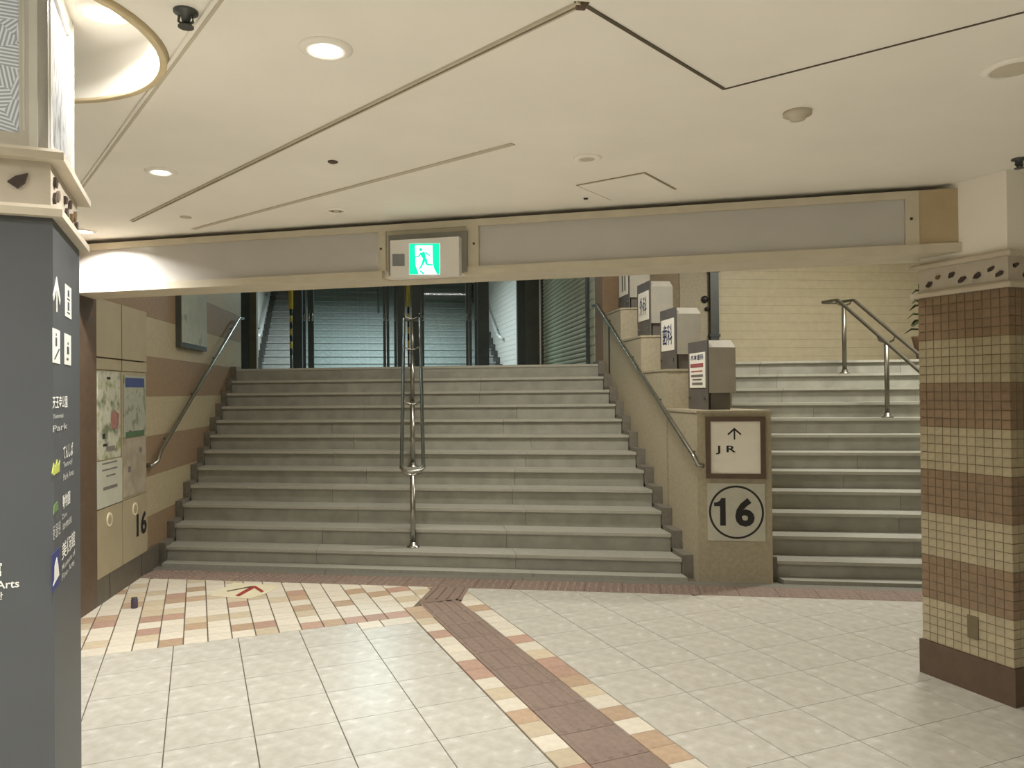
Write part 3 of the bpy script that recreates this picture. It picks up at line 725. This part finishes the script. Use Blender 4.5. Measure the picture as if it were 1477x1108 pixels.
# right pillar, mosaic bands
rp = thing('pillar', 'square pillar with brown and cream mosaic bands and stone-inlaid capital', 'pillar', (RPC.x, RPC.y, 0), AZ)
MB().box(-PH+.004, PH-.004, -PH+.004, PH-.004, -.004, 2.10).build('core', mat('mosaic_grout', (124, 109, 84), .9), rp)
MB().box(-PH-.012, PH+.012, -PH-.012, PH+.012, -.003, .188).build('base_course', m_dbrown, rp)
MB().box(-PH+.01, PH-.01, -PH+.01, PH-.01, 2.285, ZC-.001).build('upper_shaft', m_ceil, rp)
capital(rp, 0, 0, None)
for i, (px, py) in enumerate(((1339, 412), (1352, 400), (1372, 396), (1387, 403), (1409, 397), (1429, 388), (1442, 395))):
    v = onpl(px, py, RPC-B*PH, -B); u = -(v-RPC).dot(A); stone(rp, 'left', u, v.z, .019 if i not in (1, 5) else .016, 30+i, m_inlay2 if i == 1 else m_inlay)
for i, u in enumerate((-.2, -.13, -.05, .03, .11, .19)): stone(rp, 'front', u, 2.19+.02*(-1)**i, .018, 50+i)
PTT = 2*PH/11; zb0 = .19; zr = (2.095-zb0)/40
def mos_mesh(m):
    h = PTT/2-.0018; hz = zr/2-.0020
    return MB().ext([(-h, -hz), (h, -hz), (h, hz), (-h, hz)], (0, 0, 0), X_, Z_, -Y_, 0, .008).mesh('mosaic_tile', m)
m_mc = mat('cream_mosaic', (166, 154, 125), .4, var=.1, scale=30, rnd=.07); m_mb = mat('brown_mosaic', (136, 114, 89), .4, var=.12, scale=30, rnd=.10)
mm = [mos_mesh(m_mc), mos_mesh(m_mb)]
cnt = 0; stuff = [MB(), MB()]
for row in range(40):
    br = (row//5) % 2
    for face in range(4):
        for cidx in range(11):
            u = -PH+PTT*(cidx+.5); z = zb0+zr*(row+.5)
            if face == 0 and (br == 0 or row in (35, 36, 37, 38, 39, 25, 26)) and cnt < 297:
                o = link('mosaic_tile', mm[br], rp); o.location = (-PH+.008, u, z); o.rotation_euler = (0, 0, -R(90)); cnt += 1
            else:
                org, rx, nn = {0: ((-PH+.008, 0, 0), -Y_, -X_), 1: ((0, -PH+.008, 0), X_, -Y_), 2: ((PH-.008, 0, 0), Y_, X_), 3: ((0, PH-.008, 0), -X_, Y_)}[face]
                h = PTT/2-.0018; hz = zr/2-.0020
                stuff[br].ext([(u-h, z-hz), (u+h, z-hz), (u+h, z+hz), (u-h, z+hz)], org, rx, Z_, nn, 0, .008)
tag(stuff[0].build('mosaic_tiles', m_mc, rp), kind='stuff'); tag(stuff[1].build('mosaic_tiles', m_mb, rp), kind='stuff')
v = onpl(1404, 905, RPC-B*PH, -B)
MB().box(-PH-.006, -PH, (v-RPC).dot(A)-.03, (v-RPC).dot(A)+.03, v.z-.06, v.z+.06).build('socket_cover', mat('socket_grey', (104, 92, 68), .5), rp)

# left pillar: charcoal cladding, capital, backlit lantern
lp = thing('pillar', 'charcoal clad pillar with white lettering and glowing etched-glass lantern top', 'pillar', (LPC.x, LPC.y, 0), AZ)
MB().box(-PH, PH, -PH, PH, .10, 2.097).build('cladding', m_pillar, lp)
MB().box(-PH-.01, PH+.01, -PH-.01, PH+.01, -.003, .12).build('base_course', m_dbrown, lp)
capital(lp, 0, 0, None)
g = [(10, 262), (22, 254), (40, 250), (36, 264), (25, 272)]
FPt = LPC-A*PH; SPt = LPC+B*PH
def lfp(px, py): v = onpl(px, py, FPt, -A)-LPC; return (v.dot(B), v.z)
def lsp(px, py): v = onpl(px, py, SPt, B)-LPC; return (v.dot(A), v.z)
MB().ext([lfp(*p) for p in g], (0, -PH+.005, 0), X_, Z_, -Y_, 0, .008).build('inlay_stone', m_inlay, lp)
for i, (u, z_) in enumerate(((-.2, 2.21), (-.21, 2.165), (-.16, 2.18), (-.02, 2.20), (.0, 2.165), (.07, 2.21), (.10, 2.17), (.17, 2.19), (.21, 2.17))): stone(lp, 'right', u, z_, .021, 80+i)
# lantern
LF = mat('lantern_frame', (222, 219, 212), .45, .1, var=.04); LFL = mat('lantern_light_strip', (232, 232, 226), .4, var=.03)
z0, z1 = 2.285, ZR-.004
e1_ = etched_mat('etched_glass', .30)
e2_ = ramp_mat('painted_glass', [(.34, (58, 52, 56)), (.42, (150, 148, 150)), (.50, (225, 228, 226)), (.60, (225, 228, 226)), (.68, (90, 84, 90))], 22, .3, .45, (1, 1.6, .55), 3)
MB().box(-PH+.04, PH-.04, -PH+.04, PH-.04, z0, z1).build('lantern_core', LF, lp)
def lface(org, rx, nn, m, tag_):
    h = PH-.012
    def b(nm, u0, u1, za, zb, d0, d1, mm_): MB().ext([(u0, za), (u1, za), (u1, zb), (u0, zb)], org, rx, Z_, nn, d0, d1).build(nm, mm_, lp)
    b('lantern_glass', -h+.07, h-.07, z0+.045, z1-.06, -.03, -.012, m)
    for sx in (-1, 1):
        u = sx*(h-.035)
        b('lantern_stile', u-.035, u+.035, z0, z1, -.035, 0, LF)
        b('light_strip', min(u-.01, u+.01)-sx*.0, max(u-.01, u+.01), z0+.002, z1-.01, 0, .004, LFL)
        b('light_strip', u-sx*.023-.0025, u-sx*.023+.0025, z0+.05, z1-.05, 0, .003, LFL)
    b('lantern_rail', -h, h, z0, z0+.045, -.035, -.002, LF); b('lantern_rail', -h, h, z1-.06, z1, -.035, -.002, LF)
lface((0, -PH+.012, 0), X_, -Y_, e1_, 'front'); lface((PH-.012, 0, 0), Y_, X_, e2_, 'right')
lface((-PH+.012, 0, 0), -Y_, -X_, e1_, 'left'); lface((0, PH-.012, 0), -X_, Y_, e2_, 'back')
# lettering on the pillar
m_pt = mat('white_lettering', (226, 226, 216), .5, var=.02); m_pg = mat('grey_lettering', (184, 184, 178), .5, var=.02)
so = (PH+.0008, 0, 0)
def side_rect(x0, y0, x1, y1):          # pixel box -> centre, width, height on the side face
    a, b = lsp(x0, (y0+y1)/2), lsp(x1, (y0+y1)/2); t_, bo = lsp((x0+x1)/2, y0), lsp((x0+x1)/2, y1)
    return (a[0]+b[0])/2, (t_[1]+bo[1])/2, b[0]-a[0], t_[1]-bo[1]
def stext(s, box, m=m_pt, bold=.01, hk=1):
    u, z_, w_, h_ = side_rect(*box); text('lettering', s, m, lp, (PH+.0008, u, z_), Y_, Z_, w_, h_*hk, bold)
u, z_, w_, h_ = side_rect(75.5, 399, 86, 450)
g = MB(); n_ = .012
g.ext([(u-.008, z_-h_/2), (u+.008, z_-h_/2), (u+.008, z_+h_/2-.02), (u-.008, z_+h_/2-.02)], so, Y_, Z_, X_, 0, .0015)
for sx in (-1, 1): g.ext([(u, z_+h_/2), (u, z_+h_/2-.03), (u+sx*w_*.42, z_+h_/2-.075), (u+sx*w_*.5, z_+h_/2-.06)], so, Y_, Z_, X_, 0, .0016)
g.build('arrow', m_pt, lp)
def icon(box, marks):
    u, z_, w_, h_ = side_rect(*box); h_ *= .86
    o = MB().ext([(u-w_/2, z_-h_/2), (u+w_/2, z_-h_/2), (u+w_/2, z_+h_/2), (u-w_/2, z_+h_/2)], so, Y_, Z_, X_, 0, .0012).build('pictogram', m_pt, lp)
    g = MB()
    for poly in marks: g.ext([(u+(a-.5)*w_, z_+(b-.5)*h_) for a, b in poly], so, Y_, Z_, X_, .0012, .002)
    g.build('pictogram_mark', m_pillar, o)
bx = lambda x0, x1, y0, y1: [(x0, y0), (x1, y0), (x1, y1), (x0, y1)]
icon((93, 409, 102, 462), [bx(.3, .7, .12, .17), bx(.3, .7, .55, .60), bx(.38, .62, .22, .48), bx(.38, .62, .66, .86)])
icon((75, 471, 85.5, 528), [[(.15, .1), (.3, .1), (.95, .45), (.8, .45)], bx(.35, .55, .5, .75), bx(.4, .5, .8, .88)])
icon((92, 479, 101.5, 530), [bx(.3, .55, .15, .22), bx(.35, .65, .35, .6), bx(.45, .6, .66, .74)])
stext('天王寺公園', (74.5, 571, 96, 589)); stext('Tennoji', (75, 597, 90, 605), m_pg); stext('Park', (75, 612, 96, 621), m_pg)
stext('てんしば', (90, 640, 104, 660)); stext('Tennoji', (90, 664, 103, 674), m_pg); stext('Park Area', (90, 680, 105, 689), m_pg)
u, z_, w_, h_ = side_rect(74, 662, 86, 684)
MB().ext([(u-w_/2, z_-h_*.3), (u-w_*.3, z_+h_*.3), (u-w_*.1, z_), (u+w_*.1, z_+h_*.45), (u+w_*.25, z_), (u+w_*.45, z_+h_*.3), (u+w_*.4, z_-h_*.45), (u-w_*.3, z_-h_*.5)], so, Y_, Z_, X_, 0, .0014).build('grass_emblem', mat('lime_emblem', (180, 190, 90), .5, var=.1), lp)
stext('動物園', (89, 711, 100, 731)); stext('Zoo', (88, 740, 95, 747), m_pg); stext('动物园', (89, 750, 102, 760), m_pg); stext('동물원', (75, 755, 86, 775), m_pg)
u, z_, w_, h_ = side_rect(76, 725, 83, 740)
MB().ext([(u-w_/2, z_-h_/2), (u+w_/2, z_-h_/3), (u+w_/3, z_+h_/2), (u-w_/3, z_+h_/3)], so, Y_, Z_, X_, 0, .0014).build('leaf_emblem', mat('green_emblem', (96, 124, 72), .5, var=.1), lp)
stext('美術館', (88, 774, 107, 798)); stext('Museum of', (88, 803, 107, 812), m_pg); stext('Fine Arts', (88, 817, 106, 826), m_pg)
u, z_, w_, h_ = side_rect(74, 792, 85, 852)
o = MB().ext(bx(u-w_/2, u+w_/2, z_-h_*.45, z_+h_*.45), so, Y_, Z_, X_, 0, .0012).build('museum_emblem', mat('blue_emblem', (44, 52, 112), .5), lp)
MB().ext([(u-w_*.4, z_-h_*.3), (u+w_*.4, z_-h_*.22), (u+w_*.28, z_+h_*.05), (u+w_*.1, z_+h_*.28), (u-w_*.2, z_+h_*.12), (u-w_*.25, z_-h_*.2)], so, Y_, Z_, X_, .0012, .002).build('emblem_mark', m_pt, o)
fo = lambda px, py: (lfp(px, py)[0], -PH-.0008, lfp(px, py)[1])
text('lettering', '美術館', m_pt, lp, fo(3, 820), X_, Z_, None, .041, .012, align='R')
text('lettering', 'Museum of Fine Arts', m_pt, lp, fo(28, 841), X_, Z_, None, .022, .012, align='R')
text('lettering', '미술관', m_pt, lp, fo(4.5, 859), X_, Z_, None, .021, .01, align='R')

# ------------------------------------------------------------------ far side of the landing
m_cream2 = mat('pale_cream_tile', (186, 176, 146), .45, var=.06, scale=12)
wr = struct('wall_back', MB().box(3.66, RX+.4, 10.2, 10.5, 1.6, 4.45), m_cream2, 'cream tiled wall behind the top of the stairs beside the pillar')
tz = 1.93
while tz < 4.3:
    MB().box(4.2, RX, 10.19, 10.2, tz+.001, tz+.119).build('tile_course', m_cream2, wr); tz += .12
MB().box(DX0+.38, 3.66, 10.19, 10.5, 1.6, 4.45).build('tile_band', mat('olive_brown_tile', (132, 116, 86), .5, var=.1, scale=18), wr)
MB().box(3.66, 4.06, 10.18, 10.2, 1.92, 4.45).build('wall_panel', m_beige, wr)
c_ = ony(1031, 440, 10.12)
dp = thing('drain_pipe', 'dark grey vertical pipe casing on the cream wall behind sign boxes', 'pipe', (c_.x, 10.19, 1.92))
MB().box(-.06, .06, -.07, -.001, 0, 2.5).build('casing', m_dsteel, dp)
for zz in (.4, 1.3, 2.2): MB().box(-.075, .075, -.078, -.001, zz, zz+.04).build('clamp', m_frame, dp)
for px, py, r_, lb in ((1016, 432, .05, 'dark round wall fitting beside the pipe, the larger of two'), (1019, 446, .03, 'dark round wall fitting beside the pipe, the smaller of two')):
    v = ony(px, py, 10.178); o = tag(MB().lathe([(r_, 0), (r_, .02), (r_*.5, .04), (.001, .045)], seg=12).build('light_switch', m_black), lb, 'switch')
    o.location = v; o.rotation_euler = (R(90), 0, 0)
sw = struct('wall_landing', MB().box(DX0, DX0+.4, 9.25, 9.66, 1.6, 4.45), m_brown, 'brown tiled wall end beside the roller shutter')
MB().box(DX0, DX0+.4, 9.66, 9.97, 1.6, 4.45).build('pale_jamb', mat('ribbed_jamb', (180, 182, 160), .5), sw)
for k in range(20): MB().box(DX0-.006, DX0, 9.67, 9.96, 1.95+k*.12, 2.05+k*.12).build('jamb_tile', MATS['ribbed_jamb'], sw)
MB().box(DX0+.02, DX0+.4, 9.97, 14.2, 1.6, 4.45).build('wall_core', m_brown, sw)
MB().box(DX0, DX0+.4, 14.2, 16.2, 1.6, 4.45).build('wall_upper', m_brown, sw)
rs = thing('roller_shutter', 'closed ribbed roller shutter on the side of the upper landing', 'shutter', (DX0, 11.8, 1.92))
MB().box(-.04, .02, -1.86, -1.76, 0, 2.5).build('guide_rail', m_frame, rs); MB().box(-.04, .02, 1.76, 1.86, 0, 2.5).build('guide_rail', m_frame, rs)
sl = MB().ext([(0, 0), (-.022, .012), (-.026, .035), (-.014, .058), (0, .064)], (0, 0, 0), X_, Z_, Y_, -1.76, 1.76).mesh('slat', m_shut)
for k in range(36): o = link('slat', sl, rs); o.location = (.01, 0, .005+.067*k)
# glazed screen across the landing
YS = 14.0
def sx(px, py=480, y=YS): return ony(px, py, y).x
def post(t, nm, a, b, m=m_frame, d=.12, z1=2.55, y=0): MB().box(sx(a)-t.location.x, sx(b)-t.location.x, y-d/2, y+d/2, 0, z1).build(nm, m, t)
ds = thing('door_screen', 'dark framed door screen across the upper landing', 'door frame', (sx(590), YS, 1.92))
post(ds, 'frame_panel', 300, 361, mat('slate_panel', (72, 80, 80), .5)); post(ds, 'frame_panel', 361, 371, mat('olive_panel', (96, 92, 74), .5), .14)
for a, b in ((423, 436), (573, 584), (594, 607), (689, 705), (746, 757)): post(ds, 'frame_post', a, b)
post(ds, 'frame_panel', 757, 777, mat('slate_panel2', (92, 94, 90), .5), .1)
MB().box(sx(300)-ds.location.x, sx(778)-ds.location.x, -.06, .06, 2.25, 2.5).build('frame_header', m_frame, ds)
def gdoor(label, a, b, extra):
    t = thing('glass_door', label, 'door', (sx((a+b)/2), YS, 1.92)); W2 = (sx(b)-sx(a))/2
    fx0, fx1 = -W2, W2; s_ = .05
    MB().box(fx0, fx0+s_, -.02, .02, 0, 2.25).build('door_stile', m_frame, t); MB().box(fx1-s_, fx1, -.02, .02, 0, 2.25).build('door_stile', m_frame, t)
    MB().box(fx0+s_, fx1-s_, -.02, .02, 0, .09).build('bottom_rail', m_frame, t); MB().box(fx0+s_, fx1-s_, -.02, .02, 2.16, 2.25).build('top_rail', m_frame, t)
    MB().box(fx0+s_, fx1-s_, -.004, .004, .09, 2.16).build('door_glass', m_glass, t)
    for x_ in (fx0+.025, fx1-.025):
        MB().tube([(x_, -.02, .98), (x_, -.05, 1.0), (x_, -.05, 1.06), (x_, -.02, 1.08)], .02, 8).build('door_handle', m_steel, t)
gdoor('wide glass door behind the left half of the stairs', 449, 557, 0)
gdoor('glass door behind the right half of the stairs', 608, 676, 0)
gdoor('narrow glass sidelight beside the yellow striped pole', 437, 448.5, 0)
gdoor('narrow glass sidelight next to the middle post', 557.5, 572.5, 0)
gdoor('narrow glass sidelight next to the pale tiled wall', 676.5, 688.5, 0)
def ypole(pa, pb, y, label, zsplit):
    x_ = (ony(pa, 430, y).x+ony(pb, 430, y).x)/2; r_ = (ony(pb, 430, y).x-ony(pa, 430, y).x)/2
    t = thing('warning_pole', label, 'pole', (x_, y, 1.92)); zs_ = ony(pa, zsplit, y).z-1.92
    MB().tube([(0, 0, zs_), (0, 0, 2.5)], r_, 12).build('yellow_sleeve', m_yellow, t, True)
    z_ = .35; n = 7; st = (zs_-z_)/n
    MB().tube([(0, 0, 0), (0, 0, .35)], r_*.55, 10).build('pole_foot', m_dsteel, t, True)
    for k in range(n): MB().tube([(0, 0, z_+k*st), (0, 0, z_+(k+1)*st)], r_*.6, 10).build('stripe', m_yellow if k % 2 else m_black, t, True)
ypole(416, 423, 13.75, 'yellow and black striped warning pole before the wide glass door', 446)
ypole(586, 591.5, 13.75, 'yellow warning pole behind the centre handrail', 443)
# second flight, turned a little against the first
O2 = camframe(-2.7, 16.0); RZ2 = R(4.66); HW = 2.55
E2 = Vector((math.cos(RZ2), math.sin(RZ2), 0)); N2 = Vector((-E2.y, E2.x, 0))
def f2(x, y, z=0): return O2+E2*x+N2*y+Z_*z
s2 = thing('staircase', 'far blue-grey stairs climbing beyond the glass doors', 'stairs', f2(0, 0, 1.92), RZ2)
rm = MB().box(-HW+.002, HW-.002, 0, .05, 0, .13).mesh('step_riser', m_step2); tm = MB().box(-HW+.002, HW-.002, -.02, .30, .125, .16).mesh('step_tread', m_step2)
for k in range(22):
    for nm, me_ in (('step_riser', rm), ('step_tread', tm)): o = link(nm, me_, s2); o.location = (0, k*.27, k*.16)
for x0_, x1_ in ((-HW+.002, -HW+.1), (HW-.1, HW-.002)):
    pf = [(-.05, -.1)]
    for k in range(22): pf += [(k*.27-.05, k*.16+.26), (k*.27+.22, k*.16+.26)]
    MB().ext(pf+[(21*.27+.22, 21*.16-.1)], (0, 0, 0), Y_, Z_, X_, x0_, x1_).build('stair_skirting', m_dsteel, s2)
def struct2(name, mb, m, label):
    o = struct(name, mb, m, label); o.location = f2(0, 0); o.rotation_euler = (0, 0, RZ2); return o
struct2('wall_stairwell', MB().box(-HW-.3, -HW, -1.1, 8.4, 1.6, 9), m_cool, 'pale tiled wall on the left of the far stairs')
wsr = struct2('wall_stairwell_right', MB().box(HW, HW+.3, -1.5, 8.4, 1.6, 9), m_cool, 'pale tiled wall on the right of the far stairs')
for k in range(44): MB().box(HW-.006, HW, -1.5, 8.3, 1.93+k*.1, 2.02+k*.1).build('tile_course', m_cool, wsr)
struct('wall_landing_left', MB().box(-3.7, -3.4, 11.1, 15.2, 1.6, 4.45), m_dbrown, 'dark wall beside the upper landing')
MB().box(-3.4, LX-.02, 11.08, 11.1, 1.6, 4.45).build('wall_return', m_dbrown, wl)
struct2('wall_far', MB().box(-HW, HW, 8.1, 8.4, 5, 9), m_cool, 'pale end wall at the top of the far stairs')
struct2('floor_upper', MB().box(-HW, HW, 22*.27-.05, 8.1, 5.2, 5.42), m_step2, 'upper floor beyond the far stairs')
g = MB().ext([(5.0, 4.4), (17.5, 4.4), (23, 7.9), (25, 7.9), (25, 8.1), (22.9, 8.1), (17.4, 4.6), (5.0, 4.6)], (0, 0, 0), Y_, Z_, X_, -3.7, RX+.4)
struct('ceiling_stair', g, m_ceil, 'plain ceiling over the stairs and the upper landing', 'ceiling')
def frail(label, x, s_):
    t = thing('wall_handrail', label, 'handrail', f2(x, 0, 1.92), RZ2)
    MB().tube([(s_*.08, -.35, .80), (s_*.08, .1, .90), (s_*.08, 5.7, .90+5.6*.16/.27)], .03, 10).build('rail', mat('pale_rail', (224, 230, 228), .3, .3), t, True)
    for k in range(4): MB().tube([(0, .4+k*1.5, .90+(.3+k*1.5)*.593-.06), (s_*.08, .4+k*1.5, .90+(.3+k*1.5)*.593-.02)], .012, 6).build('bracket', m_dsteel, t)
frail('pale handrail on the right wall of the far stairs', HW, -1); frail('pale handrail on the left wall of the far stairs', -HW, 1)
t = thing('stair_railing', 'pale handrail on posts in the middle of the far stairs', 'handrail', f2(0, 0, 1.92), RZ2)
for dx in (-.08, .08): MB().tube([(dx, 2.2, .95+2.2*.593), (dx, 5.7, .95+5.7*.593)], .025, 8).build('rail', MATS['pale_rail'], t, True)
for k in range(3): MB().tube([(0, 2.4+k*1.5, .16+(2.4+k*1.5)*.593), (0, 2.4+k*1.5, .93+(2.4+k*1.5)*.593)], .02, 8).build('post', m_dsteel, t)
# stairwell ceiling lamps hidden above the beam: they whiten the sign-box hoods, the treads and the rails
def well_lamp(name, p, watts, col): lamp(name, 'AREA', p, watts, col, None, 1.2, R(170), shape='RECTANGLE', sy=.1)
well_lamp('stairwell_lamp_1_offscreen', (.9, 6.3, 4.36), WARM_W*.95, WARM_C)
well_lamp('stairwell_lamp_2_offscreen', (5.3, 6.8, 4.36), WARM_W*1.5, WARM_C)
well_lamp('far_stairs_lamp_1_offscreen', f2(0, -1.2, 4.3), COOL_W*.6, COOL_C)
well_lamp('far_stairs_lamp_2_offscreen', f2(0, 6.6, 7.8), COOL_W*2.4, COOL_C)

# ------------------------------------------------------------------ plant, floor details
vp = ony(1330, 470, 8.9)
pt = thing('potted_plant', 'dark leafy potted plant on the landing behind the pillar', 'plant', (vp.x+.1, 8.9, 1.92))
MB().lathe([(.14, 0), (.2, .3), (.21, .32), (.18, .32), (.16, .26), (.001, .26)], seg=20).build('pot', m_pot, pt, True)
MB().tube([(0, 0, .2), (.02, .01, .5), (-.01, 0, .8)], .015, 8).build('stem', m_pot, pt)
rn = random.Random(3)
for k in range(26):
    a = k*2.4; zz = .36+k*.024; L_ = .30-.004*k; d_ = Vector((math.cos(a), math.sin(a), .25)); n_ = Vector((-math.sin(a), math.cos(a), 0)); o_ = Vector((0, 0, zz))
    pts = [o_, o_+d_*L_*.35+n_*.05, o_+d_*L_*.7+n_*.045-Z_*.02, o_+d_*L_-Z_*.10, o_+d_*L_*.7-n_*.045-Z_*.02, o_+d_*L_*.35-n_*.05]
    mid = [o_+d_*L_*.35+Z_*.012, o_+d_*L_*.7]
    vs = pts+mid+[p-Z_*.003 for p in pts+mid]
    fs = [(0, 1, 6), (1, 2, 7, 6), (2, 3, 7), (3, 4, 7), (4, 5, 6, 7), (5, 0, 6)]
    MB().add(vs, fs+[tuple(i+8 for i in f[::-1]) for f in fs]).build('leaf', m_leaf, pt)
cs = [onz(*p, 0) for p in ((302, 860), (337, 841), (405, 845), (385, 856), (360, 864))]
ct = sum(cs, Vector())/5
st_ = thing('floor_sticker', 'cream floor sticker with a red chevron on the small tiles', 'sticker', (ct.x, ct.y, 0))
MB().prism([(v.x-ct.x, v.y-ct.y) for v in cs], .0005, .003).build('sheet', m_cream_st, st_)
ch = [onz(*p, 0) for p in ((339, 860), (345, 861), (367, 849), (377, 855.5), (381, 853.5), (369, 846), (363, 846))]
MB().prism([(v.x-ct.x, v.y-ct.y) for v in ch], .003, .004).build('chevron', m_red, st_)
ch = [onz(*p, 0) for p in ((327, 853), (328, 854.2), (363, 847.5), (362, 846.2))]
MB().prism([(v.x-ct.x, v.y-ct.y) for v in ch], .003, .004).build('dark_stroke', m_groove, st_)
v = onz(194, 877, 0)
t = thing('small_canister', 'small dark purple canister standing on the floor by the wall panels', 'canister', (v.x, v.y, 0))
MB().lathe([(.022, 0), (.024, .005), (.024, .062), (.02, .068), (.001, .068)], seg=14).build('body', mat('purple_plastic', (74, 62, 78), .5), t, True)
MB().lathe([(.021, .068), (.021, .078), (.001, .079)], seg=14).build('lid', m_dsteel, t, True)

# ------------------------------------------------------------------ remaining shell
struct('wall_far_left', MB().box(-8.2, -8, -5, 9, -.1, 4.5), m_wallp, 'plain wall at the end of the side passage')
wp = struct('wall_passage', MB().box(-8, LX-.35, 8.2, 8.4, -.1, 4.5), m_cream, 'cream tiled wall of the side passage beyond the charcoal pillar')
vv = ony(110, 700, 8.2)
sgn = thing('passage_sign', 'white glowing sign panel seen between charcoal pillar and wall', 'sign', (vv.x, 8.2, .0))
y_t, y_b = ony(110, 660, 8.19).z, ony(110, 752, 8.19).z
MB().box(-.35, .30, -.03, -.001, y_b, y_t).build('lit_face', m_signlit, sgn)
MB().box(-.37, .32, -.025, -.001, y_b-.02, y_t+.02).build('sign_case', m_dsteel, sgn)
struct('wall_right', MB().box(RX, RX+.3, 4.6, 10.5, -.1, 4.5), m_cream, 'cream wall at the side of the pillar-side stairs')
struct('wall_right_near', MB().box(8.5, 8.7, -5, 5, -.1, 4.5), m_wallp, 'plain wall of the passage past the mosaic pillar')
struct('wall_near', MB().box(-8.2, 8.7, -5.2, -5, -.1, 2.8), m_wallp, 'plain wall at the near end of the passage')
